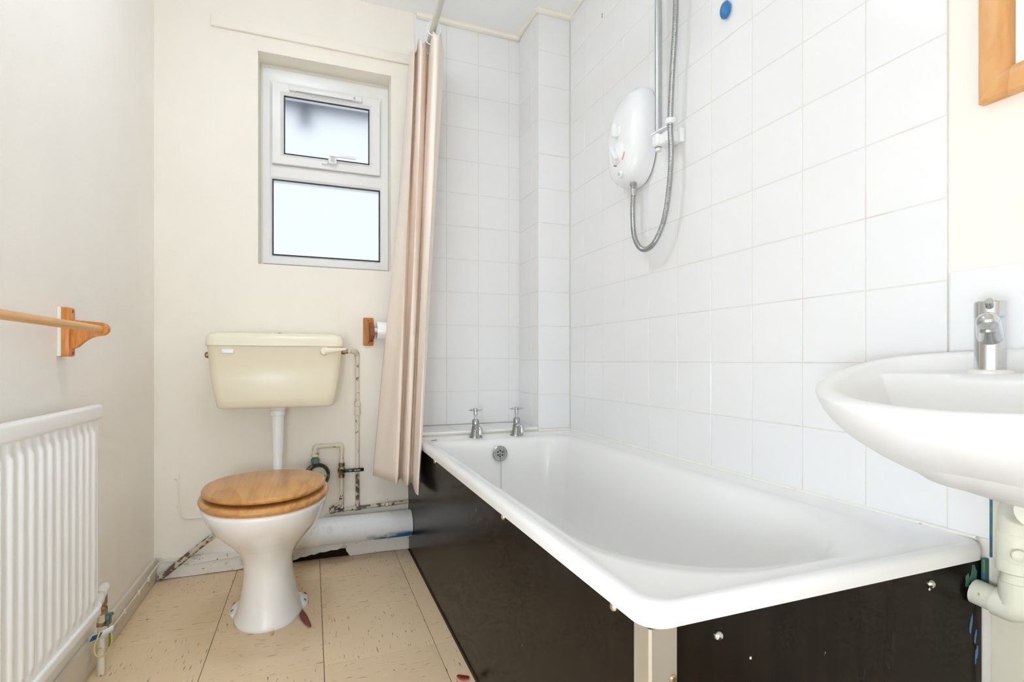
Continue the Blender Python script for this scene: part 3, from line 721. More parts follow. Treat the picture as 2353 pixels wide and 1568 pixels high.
wm = thing('water_meter', 'round dirty water meter with black collar behind the toilet seat', 'water meter', (.02, YB - .04, .34))
mc = Vector((.020, YB - .030, .352)); ma = Vector((.35, -1, .12)).normalized()
obj('collar', G().lathe([(.042, -.016), (.049, -.010), (.050, .012), (.046, .019), (.036, .019), (.035, .006)], mc, ma, 36), 'black_rubber', wm)
obj('face', G().lathe([(.037, .0), (.037, .012), (.034, .015), (0, .015)], mc, ma, 32), 'meter_face', wm)
# short flaking stub and thin wires beside the meter foot
st = tag(obj('pipe_stub', G().tube(smooth_curve([(.108, YB - .03, .222), (.085, YB - .035, .208), (.068, YB - .04, .203)], 4), .0075, 10).tube(smooth_curve([(.112, YB - .03, .205), (.085, YB - .045, .197), (.05, YB - .055, .198)], 4), .0025, 6), 'pipe_chipped'), 'flaking pipe stub and wire resting above the soil pipe', 'pipe')
# diagonal pipe in the corner
dp = tag(obj('corner_pipe', G().tube(smooth_curve([(-.528, YB - .030, .014), (-.50, YB - .029, .034), (-.445, YB - .027, .078), (-.40, YB - .027, .113), (-.352, YB - .027, .149)], 4), .0112, 14), 'pipe_chipped'), 'dirty flaking pipe rising at an angle from the corner', 'pipe')
# thin wall cable
wc = tag(obj('wall_cable', G().tube(smooth_curve([(-.487, YB - .003, .375), (-.478, YB - .003, .374), (-.472, YB - .003, .355), (-.471, YB - .003, .27), (-.463, YB - .003, .233), (-.445, YB - .003, .219), (-.41, YB - .003, .217), (-.34, YB - .003, .221)], 5), .0028, 8).tube([(-.4705, YB - .002, .385), (-.4705, YB - .002, .36)], .002, 6), 'cream_plaster'), 'thin painted cable clipped low on the back wall', 'cable')
obj('cable_clip', G().bbox(-.4765, -.4645, YB - .008, YB - .0005, .2665, .2745, .002), 'cream_trim', wc)

# ------------------------------------------------------------------ toilet roll holder
rh = thing('toilet_roll_holder', 'brown wooden toilet roll holder with white roller by the curtain', 'roll holder', (.226, YB - .01, .885))
obj('backplate', G().bbox(.2045, .2470, YB - .012, YB - .0003, .8845, 1.0035, .004, 2), 'holder_wood', rh)
poly = [(-.010, .985), (-.030, .978), (-.060, .958), (-.072, .945), (-.072, .925), (-.060, .916), (-.036, .913), (-.020, .905), (-.010, .900)]
obj('arm', G().prism(poly, lambda u, v, d: (d, YB + u, v), .2285, .2450), 'dark_wood', rh, smooth=30)
obj('roller', G().lathe([(.010, 0), (.010, .010), (.036, .0105), (.037, .013), (.037, .055), (.030, .057), (0, .057)], (.2452, YB - .050, .948), (1, 0, 0), 32), 'white_plastic', rh)
for z in (.897, .991):
    obj('screw', G().lathe([(.004, 0), (.003, .0015), (0, .0018)], (.2255, YB - .012, z), (0, -1, 0), 12), 'dark_wood', rh)

# ------------------------------------------------------------------ shower curtain
ROD0, ROD1 = Vector((.462, YB - .006, 2.132)), Vector((.395, 1.0, 2.136))
rd = thing('curtain_rail', 'grey painted rail carrying the shower curtain', 'curtain rail', ROD0)
rd2 = ROD0 + (ROD1 - ROD0) * ((YB - .006 + .745) / (YB - .006 - 1.0))
obj('rod', G().tube([ROD0, rd2], .0125, 16), 'rod_paint', rd)
for p, d in ((ROD0, (0, -1, 0)), (rd2, (0, 1, 0))):
    obj('flange', G().lathe([(.028, 0), (.028, .004), (.018, .010), (.014, .014)], p, d, 20), 'rod_paint', rd)
def rod_at(y): return ROD0 + (ROD1 - ROD0) * ((ROD0.y - y) / (ROD0.y - ROD1.y))
sY, cY = math.sin(.364781), math.cos(.364781)
# plan curve of the folds: (ratio X/Y seen from the door, depth) at head and hem
def plan(px, Y):
    a = (px - 1176.5) / FPX; dx, dy = sY + a * cY, cY - a * sY
    return (dx / dy * Y, Y)
head = [(941, 2.235), (949, 2.15), (953, 2.10), (954, 2.165), (960, 2.14), (968, 2.085), (977, 2.115), (983, 2.17), (988, 2.12), (997, 2.03), (1008, 2.02), (1014, 2.07), (1021, 2.12), (1017, 2.18)]
hem = [(857, 2.235), (884, 2.15), (911, 2.06), (914, 2.10), (919, 2.15), (930, 2.06), (938, 2.03), (943, 2.09), (948, 2.06), (954, 1.93), (961, 1.885), (963, 1.93), (957, 2.02), (950, 2.10)]
hc = smooth_curve([(*plan(p, y), 0) for p, y in head], 7); mc_ = smooth_curve([(*plan(p, y), 0) for p, y in hem], 7)
NV = 46; rows = []
for k in range(NV + 1):
    t_ = k / NV; z = 2.108 + (0.345 - 2.108) * t_
    row = []
    for i, (a, b_) in enumerate(zip(hc, mc_)):
        tt = t_ ** 1.06
        p = a.lerp(b_, tt); w = math.sin(i * .55 + t_ * 5.0) * .004 * math.sin(PI * t_)
        zz = z + (.018 * math.cos(i * .42) if k == 0 else 0) + (-.012 * (i / len(hc)) if k == NV else 0)
        row.append((p.x + w, p.y + w * .5, zz))
    rows.append(row)
g = G().loft(rows, False, False, closed=False)
cu = obj('shower_curtain', g, 'curtain_cloth', smooth=70)
tag(cu, 'pinkish beige shower curtain bunched at the back wall', 'shower curtain')
md = cu.modifiers.new('thickness', 'SOLIDIFY'); md.thickness = .0014; md.offset = 0
for n_, (y, lab) in enumerate(((2.025, 'white curtain ring nearest the room on the shower rail'), (2.085, 'white curtain ring second from the free end of the rail cluster'), (2.15, 'white curtain ring half hidden by the curtain head'))):
    c = rod_at(y)
    g = G().torus(c + Vector((0, 0, -.012)), Vector((.25, 1, .25)), .026, .0022, 28, 8)
    tag(obj('curtain_ring', g, 'white_plastic'), lab, 'curtain ring', 'white rings on the curtain rail')

# ------------------------------------------------------------------ electric shower
SX = XR
sh = thing('electric_shower', 'white electric shower unit with two dials on the tiles', 'shower', (SX - .05, 1.56, 1.43))
def shring(d, z0, z1, y0, y1, x, n=40):
    """tall egg outline in the wall plane, inset by d"""
    pts = []
    for j in range(n):
        a = 2 * PI * j / n; c, s_ = math.cos(a), math.sin(a)
        p = 2.7
        yy = (y0 + y1) / 2 + ((y1 - y0) / 2 - d) * math.copysign(abs(c) ** (2 / p), c)
        hh = (z1 - z0) / 2 - d
        zz = (z0 + z1) / 2 + hh * math.copysign(abs(s_) ** (2 / (2.9 if s_ > 0 else 2.2)), s_)
        pts.append((x, yy, zz))
    return pts
Y0s, Y1s, Z0s, Z1s = 1.452, 1.662, 1.425, 1.760
obj('backplate', G().loft([shring(.004, Z0s, Z1s, Y0s, Y1s, SX - .0008), shring(.003, Z0s, Z1s, Y0s, Y1s, SX - .006)]), 'grey_plastic', sh, smooth=40)
body = obj('casing', G().loft([shring(0, Z0s, Z1s, Y0s, Y1s, SX - .006), shring(0.001, Z0s, Z1s, Y0s, Y1s, SX - .035), shring(.006, Z0s + .002, Z1s - .02, Y0s + .002, Y1s - .002, SX - .060), shring(.014, Z0s + .004, Z1s - .05, Y0s + .006, Y1s - .006, SX - .077), shring(.026, Z0s + .006, Z1s - .082, Y0s + .012, Y1s - .012, SX - .087), shring(.042, Z0s + .008, Z1s - .10, Y0s + .018, Y1s - .018, SX - .090)]), 'white_plastic', sh, smooth=55)
cyS = (Y0s + Y1s) / 2
dl = obj('temperature_dial', G().lathe([(.037, 0), (.036, .004), (.030, .008), (0, .009)], (SX - .089, cyS, 1.534), (-1, 0, 0), 32), 'white_plastic', sh)
obj('grip', G().bbox(-.006, .006, -.020, 0, -.030, .030, .004, 3), 'white_plastic', dl)
gr = bpy.data.objects[[c.name for c in dl.children if c.name.startswith('grip')][0]]
for vtx in gr.data.vertices: vtx.co += Vector(dl['_o'])   # stored relative to the unit
M = Matrix.Translation(Vector((SX - .097, cyS, 1.534)) - Vector(dl['_o'])) @ Matrix.Rotation(-.55, 4, 'X') @ Matrix.Rotation(PI / 2, 4, 'Z') @ Matrix.Rotation(PI, 4, 'Z')
gr.data.transform(M)
obj('hot_mark', G().tube([(SX - .0905, cyS - .041 * math.cos(a), 1.534 + .041 * math.sin(a)) for a in [-.2 - .08 * k for k in range(9)]], .0014, 6), 'dial_red', dl)
obj('cold_mark', G().tube([(SX - .0905, cyS - .041 * math.cos(a), 1.534 + .041 * math.sin(a)) for a in [-1.75 - .06 * k for k in range(9)]], .0015, 6), 'dial_blue', dl)
pk = obj('power_dial', G().lathe([(.021, 0), (.020, .003), (.016, .006), (0, .006)], (SX - .086, cyS + .004, 1.612), (-1, 0, 0), 28), 'white_plastic', sh)
g = G().bbox(SX - .112, SX - .088, cyS - .006, cyS + .014, 1.590, 1.634, .005, 3)
obj('grip', g, 'white_plastic', pk)
obj('start_button', G().lathe([(.012, 0), (.012, .004), (.009, .006), (0, .006)], (SX - .087, cyS - .012, 1.458), (-1, 0, 0), 24), 'white_plastic', sh)
obj('button_ring', G().torus((SX - .0934, cyS - .012, 1.458), (1, 0, 0), .0045, .0006, 18, 6), 'grey_plastic', sh)
obj('outlet', G().lathe([(.0115, .0), (.0115, .010), (.0095, .012), (.0085, .036), (.0085, .042)], (SX - .042, 1.535, 1.432), (0, 0, -1), 20), 'chrome_dull', sh)
# riser rail and slider
rr = thing('shower_riser_rail', 'chrome shower riser rail with white hose retainer', 'shower rail', (SX - .045, 1.378, 1.49))
RX, RY = SX - .045, 1.392
obj('rail', G().tube([(RX, RY, 1.497), (RX, RY, 2.20)], .0115, 20), 'steel_satin', rr)
obj('rail_end', G().lathe([(.009, 0), (.010, -.004), (.0095, -.010), (0, -.013)], (RX, RY, 1.496), (0, 0, 1), 20), 'offwhite_plastic', rr)
mt_ = obj('wall_mount', G().bbox(RX - .016, RX + .016, RY - .016, RY + .016, 1.500, 1.540, .008, 3).bbox(RX - .006, SX - .0006, RY - .062, RY + .002, 1.498, 1.536, .008, 3), 'white_plastic', rr)
obj('mount_cap', G().bbox(SX - .020, SX - .0006, RY - .074, RY - .060, 1.495, 1.539, .004, 2), 'white_plastic', mt_)
obj('retainer_arm', G().prism([(0.018, -.016), (.018, .016), (-.030, .010), (-.054, .005), (-.054, -.010), (-.03, -.014)], lambda u, v, d: (RX + v - .2 * (u - .018) * 0, RY + u, d), 1.541, 1.5455), 'white_plastic', rr, smooth=20)
obj('upper_mount', G().bbox(RX - .016, SX - .0006, RY - .016, RY + .016, 2.17, 2.21, .008, 3), 'white_plastic', rr)
HX = SX - .050
hy = RY - .066
obj('retainer_ring', G().lathe([(.0118, -.008), (.0150, -.008), (.0150, .008), (.0118, .008), (.0118, -.008)], (HX, hy, 1.552), (0, 0, 1), 24), 'white_plastic', rr)
# hose: ribbed tube
hs = thing('shower_hose', 'ribbed chrome shower hose looping below the shower unit', 'shower hose', (HX, 1.42, 1.19))
path = smooth_curve([(SX - .042, 1.535, 1.392), (SX - .044, 1.536, 1.33), (SX - .048, 1.522, 1.25), (SX - .05, 1.487, 1.20), (SX - .05, 1.445, 1.186), (SX - .05, 1.398, 1.205), (SX - .05, 1.356, 1.262), (HX, 1.332, 1.35), (HX, 1.322, 1.45), (HX, hy, 1.552), (HX, 1.316, 1.70), (HX, 1.302, 1.85), (HX, 1.300, 2.0), (HX, 1.31, 2.12)], 16)
L_ = [0]
for a, b_ in zip(path, path[1:]): L_.append(L_[-1] + (b_ - a).length)
tot = L_[-1]; pitch = .0048; nst = int(tot / pitch * 4); fine = []; rad = []
i = 0
for k in range(nst + 1):
    s_ = tot * k / nst
    while i < len(L_) - 2 and L_[i + 1] < s_: i += 1
    f_ = (s_ - L_[i]) / max(L_[i + 1] - L_[i], 1e-9); fine.append(path[i].lerp(path[i + 1], f_)); rad.append((.0074, .0086, .0086, .0074)[k % 4])
obj('hose', G().tube(fine, rad, 12), 'chrome_dull', hs, smooth=80)
hsd = obj('handset', G().tube(smooth_curve([(HX, 1.31, 2.115), (HX, 1.325, 2.15), (HX - .008, 1.36, 2.20), (HX - .03, 1.39, 2.235), (HX - .06, 1.40, 2.245)], 5), [.0105] * 10 + [.012] * 11, 14), 'white_plastic', hs)
obj('spray_head', G().lathe([(.013, .022), (.030, .012), (.036, .0), (.033, -.006), (0, -.006)], (HX - .066, 1.40, 2.238), (.45, 0, .9), 24), 'white_plastic', hsd)
obj('handset_slider', G().bbox(RX - .017, RX + .017, RY - .055, RY + .017, 2.125, 2.155, .007, 3), 'white_plastic', rr)
obj('ferrule', G().lathe([(.0088, 0), (.0095, .002), (.0095, .02), (.0088, .022)], (SX - .042, 1.535, 1.388), (0, 0, 1), 18), 'chrome', hs)

# ------------------------------------------------------------------ blue putty blob and screw holes
rs = []
for d, s_ in ((0.0006, .55), (.004, .9), (.010, 1.0), (.016, .8), (.020, .45), (.0215, .1)):
    rs.append([(XR - d, 1.142 + (.017 * math.cos(2 * PI * j / 20) + .004 * math.sin(2 * PI * j / 20)) * s_, 1.790 + (.024 * math.sin(2 * PI * j / 20) - .006 * math.cos(2 * PI * j / 20)) * s_ - d * .15) for j in range(20)])
tag(obj('wall_hook', G().loft(rs), 'blue_putty', smooth=70), 'small bright blue blob stuck high on the tiled wall', 'wall hook')
pl = thing('fixing_hole', 'two small dark screw holes high on the tiles above the shower', 'fixing hole', (XR, 1.812, 2.18))
for z in (2.182, 2.192):
    obj('plug', G().lathe([(.0042, 0), (.0042, .0012), (0, .0014)], (XR - .0002, 1.812, z), (-1, 0, 0), 12), 'grey_plastic', pl)

# ------------------------------------------------------------------ basin
bs = thing('wash_basin', 'white ceramic wash basin with rounded front, overhanging the bath end', 'wash basin', (.9, .41, .6))
BXC, BYC, BHX, BHY, BP, BZ0, BSL = 0.9425, 0.3923, 0.2927, 0.2895, 2.0, 0.8394, 0.1858
XB = XR - .0007
def bring(hx, hy_, back, zf, n=72, cx=BXC, cy=BYC, p=BP):
    """D-shaped ring: front half ellipse (towards -X), back half squarer up to x=back; zf(x) height"""
    pts = []
    for j in range(n):
        a = 2 * PI * j / n; c, s_ = math.cos(a), math.sin(a)
        if c < 0: x = cx - hx * abs(c) ** (2 / p)
        else: x = cx + (back - cx) * abs(c) ** (2 / 2.7)
        pe = p if c < 0 else 2.7
        y = cy + hy_ * math.copysign(abs(s_) ** (2 / pe), s_)
        pts.append((x, y, zf(x)))
    return pts
def crest(d, k=1.0):
    return lambda x: BZ0 - BSL * .2 - BSL * k * (XR - .2 - x) - d
rings = []
for t_ in (1.0, .985, .95, .9, .84, .77, .69, .6, .5, .4, .3, .2, .11, .05):
    sc = max((1 - t_ ** 1.9) ** .6, .10)
    rings.append(bring(BHX * sc, BHY * sc, BXC + (XB - BXC) * sc, crest(.19 * t_, 1 - t_), cx=BXC + .02 * t_))
def inset(d, dz, backd, top=9): return bring(BHX - d, BHY - d, XB - backd, lambda x: min(crest(dz)(x), top))
rings += [inset(.002, .004, .0), inset(.006, .001, .0), inset(.013, -.001, .002), inset(.022, .001, .006), inset(.029, .005, .012), inset(.033, .010, .022, .8035), inset(.036, .014, .034, .8010)]
rings += [bring(BHX - .040, BHY - .042, .958, lambda x: min(crest(.019)(x), .7995)), bring(BHX - .046, BHY - .049, .951, lambda x: min(crest(.030)(x), .790)),
          bring(BHX - .066, BHY - .072, .935, lambda x: min(crest(.065)(x), .745), cx=.93), bring(BHX - .10, BHY - .11, .915, lambda x: .690, cx=.91, p=2), bring(BHX - .16, BHY - .17, .90, lambda x: .658, cx=.89, p=2), bring(.07, .07, .90, lambda x: .646, cx=.88, p=2), bring(.02, .02, .89, lambda x: .643, cx=.88, p=2)]
obj('bowl', G().loft(rings), 'ceramic_white', bs, smooth=60)
obj('waste', G().lathe([(.028, 0), (.026, .003), (.018, .002), (0, .0015)], (.880, BYC, .643), (0, 0, 1), 24), 'chrome', bs)
# tap
tpx, tpy, tpz = 1.000, .504, .8005
bt = thing('basin_tap', 'chrome single lever basin tap turned towards the bowl', 'tap', (tpx, tpy, tpz))
obj('base_ring', G().lathe([(.0275, -.0015), (.0275, .003), (.024, .0055)], (tpx, tpy, tpz), (0, 0, 1), 32), 'offwhite_plastic', bt)
obj('body', G().lathe([(.0195, .004), (.0195, .086), (.0190, .0865), (.0190, .0875)], (tpx, tpy, tpz), (0, 0, 1), 36), 'chrome', bt)
obj('control_cap', G().lathe([(.0190, .0878), (.0197, .0885), (.0197, .1115), (.0185, .113), (0, .113)], (tpx, tpy, tpz), (0, 0, 1), 36), 'chrome', bt)
sd = Vector((-.91, -.42, 0)).normalized(); o = Vector((tpx, tpy, tpz))
pts = [o + sd * .010 + Vector((0, 0, .058)), o + sd * .030 + Vector((0, 0, .066)), o + sd * .055 + Vector((0, 0, .074)), o + sd * .075 + Vector((0, 0, .0775)), o + sd * .084 + Vector((0, 0, .076)), o + sd * .088 + Vector((0, 0, .074))]
obj('spout', G().tube(pts, [.0165, .0158, .0148, .0140, .0115, .005], 24), 'chrome', bt, smooth=60)
obj('aerator', G().lathe([(.0095, .012), (.0095, 0), (.008, -.001), (0, .001)], o + sd * .072 + Vector((0, 0, .0615)), (0, 0, 1), 20), 'chrome_dull', bt)
obj('lever_pin', G().tube([o + sd * .015 + Vector((0, 0, .1035)), o + sd * .026 + Vector((0, 0, .107)), o + sd * .040 + Vector((0, 0, .111))], [.0052, .0050, .0046], 14), 'chrome', bt)
# waste pipe
wp = thing('waste_pipe', 'cream painted basin waste pipe entering the bath end panel', 'pipe', (1.03, .49, .41))
obj('pipe', G().tube(bend([(1.044, .5475, .432), (1.044, .4905, .426), (1.044, .4905, .52)], .028, 8), .0205, 20), 'waste_paint', wp)
obj('elbow', G().tube(bend([(1.044, .518, .4285), (1.044, .4905, .426), (1.044, .4905, .470)], .026, 8), .0235, 20), 'waste_paint', wp)
obj('socket', G().lathe([(.0235, 0), (.0265, .002), (.0265, .018), (.0245, .020), (.0255, .03), (.0255, .06), (.022, .066)], (1.044, .4905, .485), (0, 0, 1), 24), 'waste_paint', wp)
obj('upper_elbow', G().tube(bend([(1.044, .4905, .535), (1.044, .4905, .585), (1.0, .455, .60), (.96, .43, .605)], .03, 8), .0235, 20), 'waste_paint', wp)
obj('boss', G().lathe([(.009, 0), (.009, .007), (.005, .009), (0, .009)], (1.018, .478, .520), (-.75, -.65, 0), 14), 'waste_paint', wp)
st_ = struct(obj('trim_6', G().box(XR + .0005, XR + TT - .0002, .20, .5395, .0, .8285), 'stained_wall', smooth=0), 'stained greenish cream wall patch under the basin', 'wall')
tag(obj('edge_batten', G().bbox(XR - .001, XR + .0049, .5385, .5425, .487, .80, .0012).bbox(XR - .008, XR + .0049, .545, .551, .43, .483, .0015), 'paint_splash_green'), 'paint smeared edge strip where tiles stop under the basin', 'edge strip')

# ------------------------------------------------------------------ mirror
mr = thing('wall_mirror', 'pine framed mirror over the basin', 'mirror', (XR - .01, .35, 1.257))
MY0, MY1, MZ0, MZ1 = .150, .553, 1.2575, 1.80
def mbar(o0, o1, i0, i1):
    rs = []
    for (o, i_) in ((o0, i0), (o1, i1)):
        f = lambda t_: (o[0] + (i_[0] - o[0]) * t_, o[1] + (i_[1] - o[1]) * t_)
        rs.append([(XR + TT - .0004, *f(0)), (XR - .010, *f(0)), (XR - .015, *f(.08)), (XR - .0175, *f(.35)), (XR - .0175, *f(.75)), (XR - .011, *f(.97)), (XR - .008, *f(1)), (XR + TT - .0004, *f(1))])
    return G().loft(rs)
O = [(MY1, MZ0), (MY0, MZ0), (MY0, MZ1), (MY1, MZ1)]; fw = .045
I = [(MY1 - fw, MZ0 + fw), (MY0 + fw, MZ0 + fw), (MY0 + fw, MZ1 - fw), (MY1 - fw, MZ1 - fw)]
for k in range(4):
    obj('frame_rail' if k % 2 == 0 else 'frame_stile', mbar(O[k], O[(k + 1) % 4], I[k], I[(k + 1) % 4]), 'pine', mr, smooth=35)
obj('glass', G().box(XR - .003, XR + .002, MY0 + fw - .003, MY1 - fw + .003, MZ0 + fw - .003, MZ1 - fw + .003), 'mirror_glass', mr, smooth=0)

# ------------------------------------------------------------------ towel rail
tr = thing('towel_rail', 'varnished pine towel rail on the left wall above the radiator', 'towel rail', (XL, 1.5, .83))
TY, TZ = 1.505, .895
def bracket(yc, s_):
    br = obj('bracket', G().bbox(XL + .0003, XL + .024, yc - .018, yc + .018, .830, .946, .005, 2), 'orange_pine', tr)
    low = smooth_curve([(XL + .022, .848, 0), (XL + .034, .853, 0), (XL + .048, .867, 0), (XL + .064, .877, 0), (XL + .080, .881, 0)], 5)
    poly = [(p.x, p.y) for p in low] + [(XL + .080 + .0155 * math.sin(a), .8965 - .0155 * math.cos(a)) for a in [PI * k / 10 for k in range(1, 10)]] + [(XL + .078, .912), (XL + .05, .9145), (XL + .022, .917)]
    obj('arm', G().prism(poly, lambda u, v, d: (u, d, v), yc - .010, yc + .010), 'orange_pine', br, smooth=30)
    for z in (.838, .937):
        obj('screw', G().lathe([(.0035, 0), (.0035, .001), (0, .0015)], (XL + .024, yc, z), (1, 0, 0), 12), 'dark_wood', br)
    return br
b1 = bracket(1.530, 1)
# paint smear on the plate edge
obj('paint_smear', G().bbox(XL + .0004, XL + .008, 1.5105, 1.5125, .831, .947, .0006, 1), 'white_gloss', b1)
bracket(0.93, 1)
obj('rod', G().tube([(XL + .078, .915, TZ + .001), (XL + .078, 1.522, TZ + .001)], .0088, 18), 'rod_pine', tr)

# ------------------------------------------------------------------ radiator
ra = thing('radiator', 'white ribbed panel radiator on the left wall', 'radiator', (-.50, 1.0, .19))
RF, RY1, RY0 = -0.4895, 1.572, 0.42
RZ0, RZ1 = .196, .708
# ribbed panel: cross-section along Y, lofted in height
pit = .0373; prof = []
y = RY1 - .012
prof.append((RY1, RF - .004)); 
yy = RY1 - .014
while yy > RY0 + .03:
    for dy, dx in ((0, -.006), (-.006, -.0058), (-.0105, -.001), (-.0145, .0018), (-.0185, .0022), (-.0225, .0018), (-.0265, -.001), (-.031, -.0058)):
        prof.append((yy + dy, RF + dx))
    yy -= pit
prof.append((RY0, RF - .004))
flat = [(a, RF - .003) for a, b_ in prof]
rowsr = []
for z, k in ((RZ0, 0), (RZ0 + .012, 0), (RZ0 + .036, 0), (RZ0 + .050, 1), (RZ1 - .062, 1), (RZ1 - .048, 0), (RZ1 - .02, 0)):
    rowsr.append([((b_ if k else f_[1]), a, z) for (a, b_), f_ in zip(prof, flat)])
panel_g = G().loft(rowsr, False, False, closed=False)
bk = [[(RF - .014, a, z) for a in (RY1, RY0)] for z in (RZ0, RZ1 - .02)]
panel_g.loft(bk, False, False, closed=False)
panel_g.add([(RF - .003, RY1, RZ0), (RF - .003, RY1, RZ1 - .02), (RF - .014, RY1, RZ1 - .02), (RF - .014, RY1, RZ0)], [(0, 1, 2, 3)])
panel_g.add([(RF - .003, RY0, RZ0), (RF - .003, RY0, RZ1 - .02), (RF - .014, RY0, RZ1 - .02), (RF - .014, RY0, RZ0)], [(0, 1, 2, 3)])
obj('panel', panel_g, 'radiator_enamel', ra, smooth=60)
def bar(zc0, zc1, x0, x1, y0, y1, r):
    return G().bbox(x0, x1, y0, y1, zc0, zc1, r, 4)
obj('top_cap', bar(RZ1 - .032, RZ1 + .004, RF - .018, RF + .0055, RY0 - .01, RY1 + .014, .008), 'radiator_enamel', ra)
obj('bottom_seam', bar(RZ0 - .004, RZ0 + .018, RF - .014, RF + .0035, RY0, RY1 + .004, .004), 'radiator_enamel', ra)
for yb in (.65, 1.35):
    obj('wall_bracket', G().bbox(XL + .0004, RF - .0135, yb - .02, yb + .02, RZ0 + .03, RZ1 - .05, .002), 'radiator_enamel', ra)
rv = thing('radiator_valve', 'painted radiator valve and pipe standing on the floor', 'valve', (-.514, 1.66, 0))
VX, VY = -.5135, 1.662
obj('tail', G().tube([(RF - .008, RY1 + .002, .214), (RF - .012, 1.61, .214), (VX + .004, VY - .02, .214)], [.012, .0115, .011], 14), 'white_gloss', rv)
obj('valve_cap', G().lathe([(.0135, 0), (.0145, .004), (.013, .024), (.0105, .036), (.006, .042), (0, .043)], (VX, VY - .014, .212), (.10, .93, .34), 18), 'white_gloss', rv)
obj('valve_body', G().lathe([(.008, 0), (.014, .002), (.014, .018), (.0105, .022), (.0135, .028), (.0135, .05), (.009, .058)], (VX, VY, .158), (0, 0, 1), 16), 'brass_dull', rv)
obj('pipe', G().tube([(VX, VY, .001), (VX, VY, .16)], .0085, 16), 'pipe_paint', rv)
ec = thing('earth_clamp', 'metal earth bonding clamp with blue and white label on the radiator pipe', 'earth clamp', (VX, VY, .10))
obj('clamp_block', G().bbox(VX - .008, VX + .016, VY + .004, VY + .028, .122, .150, .003).lathe([(.005, 0), (.005, .02)], (VX + .006, VY + .026, .138), (.2, 1, 0), 10), 'verdigris', ec)
obj('strap', G().lathe([(.0098, 0), (.0098, .010), (.0088, .010), (.0088, 0), (.0098, 0)], (VX, VY, .128), (0, 0, 1), 18), 'brass_dull', ec)
rs = []
lab = [(VX - .020, VY - .022, .098), (VX - .004, VY - .024, .103), (VX + .014, VY - .019, .109), (VX + .030, VY - .008, .114)]
lc2 = smooth_curve(lab, 5)
tg_ = obj('label_tag', G().loft([[tuple(p + Vector((0, d, 0))), tuple(p + Vector((0, d, .016)))] for p in lc2 for d in (0,)], False, False, closed=False), 'label_white', ec)
tg_.modifiers.new('thickness', 'SOLIDIFY').thickness = .0008
t2 = obj('blue_print', G().loft([[tuple(p + Vector((-.003, -.0014, .001))), tuple(p + Vector((.004, -.0014, .015)))] for p in lc2[2:9]], False, False, closed=False), 'label_blue', ec)
t2.modifiers.new('thickness', 'SOLIDIFY').thickness = .0006
ew = tag(obj('earth_wire', G().tube(smooth_curve([(VX + .010, VY + .030, .112), (VX + .018, VY + .015, .094), (VX + .026, VY - .015, .082), (VX + .024, VY - .050, .074), (VX + .012, VY - .066, .080), (VX + .004, VY - .060, .098), (VX + .006, VY - .045, .116), (VX + .006, VY - .03, .125)], 6), .0022, 8), 'wire_yellow'), 'looped yellow green earth wire at the radiator valve', 'wire')
obj('green_stripe', G().tube(smooth_curve([(VX + .0062, VY + .030, .110), (VX + .0142, VY + .015, .0915), (VX + .022, VY - .015, .0795)], 6), .0023, 8), 'wire_green', ew)

# ------------------------------------------------------------------ bits on the floor
def leaf(pts, w, mat, label):
    c = smooth_curve(pts, 5); n_ = len(c); L2, R2 = [], []
    for i, p in enumerate(c):
        d = (c[min(i + 1, n_ - 1)] - c[max(i - 1, 0)]).normalized(); s_ = Vector((-d.y, d.x, 0)); ww = w * (math.sin(PI * (i + .5) / (n_ + .6)) ** .8)
        L2.append(tuple(p + s_ * ww + Vector((0, 0, .002)))); R2.append(tuple(p - s_ * ww + Vector((0, 0, .003))))
    g = G().loft([[a, tuple(p), b_] for a, p, b_ in zip(L2, c, R2)], False, False, closed=False)
    o = obj('fallen_leaf', g, mat, smooth=60)
    o.modifiers.new('thickness', 'SOLIDIFY').thickness = .0009
    return tag(o, label, 'leaf')
leaf([(-.033, 1.852, .004), (-.026, 1.81, .0022), (-.018, 1.77, .0022), (-.004, 1.722, .003)], .011, 'leaf_red', 'long brown red curled scrap beside the toilet base')
leaf([(.352, 1.322, .002), (.364, 1.306, .002), (.379, 1.300, .003)], .010, 'leaf_bright', 'small bright red scrap against the bath panel')
tag(obj('bead', G().lathe([(0, 0), (.004, .0015), (.0052, .0045), (.004, .0085), (0, .010)], (-.111, 1.722, .0003), (0, 0, 1), 14), 'bead_wood', smooth=60), 'tiny pale round bead in front of the toilet', 'bead')
random.seed(11)
g = G()
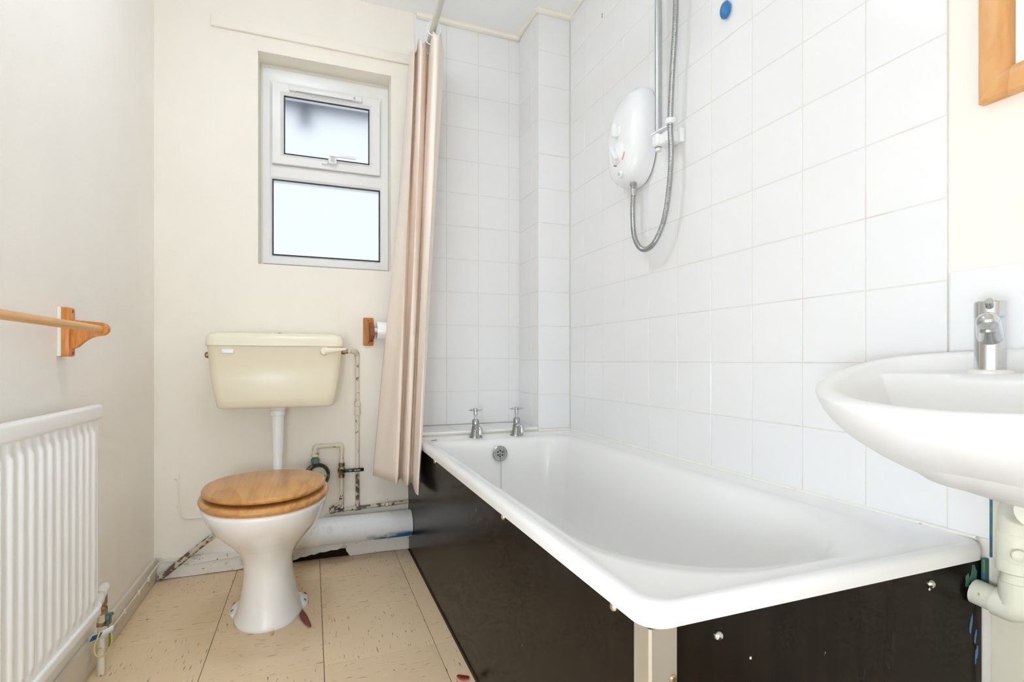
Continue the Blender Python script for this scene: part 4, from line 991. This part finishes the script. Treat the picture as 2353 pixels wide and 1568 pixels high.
for k in range(90):
    x = random.uniform(-.5, .37); y = random.choice((random.uniform(1.35, 2.28), random.uniform(2.1, 2.29)))
    if (x - PX) ** 2 + (y - 1.88) ** 2 < .03: continue
    s_ = random.uniform(.0012, .0035); a = random.random() * PI
    g.add([(x + s_ * math.cos(a + q_) * (1.6 if q_ % 3.14 < .1 else .8), y + s_ * math.sin(a + q_), .0002) for q_ in (0, 1.57, 3.14, 4.71)] + [(x, y, .0002 + s_ * .5)], [(0, 1, 4), (1, 2, 4), (2, 3, 4), (3, 0, 4), (3, 2, 1, 0)], 0 if random.random() < .6 else 1)
cr = tag(obj('floor_crumbs', g, ['crumb_pale', 'crumb_dark'], smooth=0), 'pale and dark crumbs of debris scattered over the vinyl floor', 'debris')
cr['kind'] = 'stuff'

# ------------------------------------------------------------------ added fill lights out of view, evening out the brightness: standing globe and ceiling dome
fillo = thing('fill_globe_light', 'added white globe fill light on a stand, out of view', 'fill light', (FILL_GLOBE_POS[0], FILL_GLOBE_POS[1], 0))
LPv = Vector(FILL_GLOBE_POS)
obj('globe', G().lathe([(.04, -.114)] + [(.12 * math.sin(PI * k / 16), -.12 * math.cos(PI * k / 16)) for k in range(2, 16)] + [(0, .12)], LPv, (0, 0, 1), 32), 'fill_globe_glow', fillo, smooth=60)
obj('holder', G().lathe([(.012, -.16), (.042, -.135), (.042, -.113)], LPv, (0, 0, 1), 24), 'white_plastic', fillo)
obj('pole', G().tube([(LPv.x, LPv.y, .02), (LPv.x, LPv.y, LPv.z - .15)], .012, 14), 'white_plastic', fillo)
obj('base', G().lathe([(.13, 0.0005), (.13, .014), (.05, .024), (.014, .03)], (LPv.x, LPv.y, 0), (0, 0, 1), 32), 'white_plastic', fillo)
DPv = Vector(FILL_DOME_POS)
dome = thing('fill_dome_light', 'added flat dome fill light on the ceiling, out of view', 'ceiling lamp', FILL_DOME_POS)  # second fill source, added to flatten the room light
obj('dome', G().lathe([(0, -.045), (.06, -.04), (.11, -.022), (.135, .0), (.14, .02)], DPv, (0, 0, 1), 32), 'fill_dome_glow', dome, smooth=60)
obj('base_ring', G().lathe([(.141, .018), (.15, .02), (.15, ZC - DPv.z - .0005)], DPv, (0, 0, 1), 32), 'white_plastic', dome)

for o in bpy.data.objects:
    if '_o' in o: del o['_o']
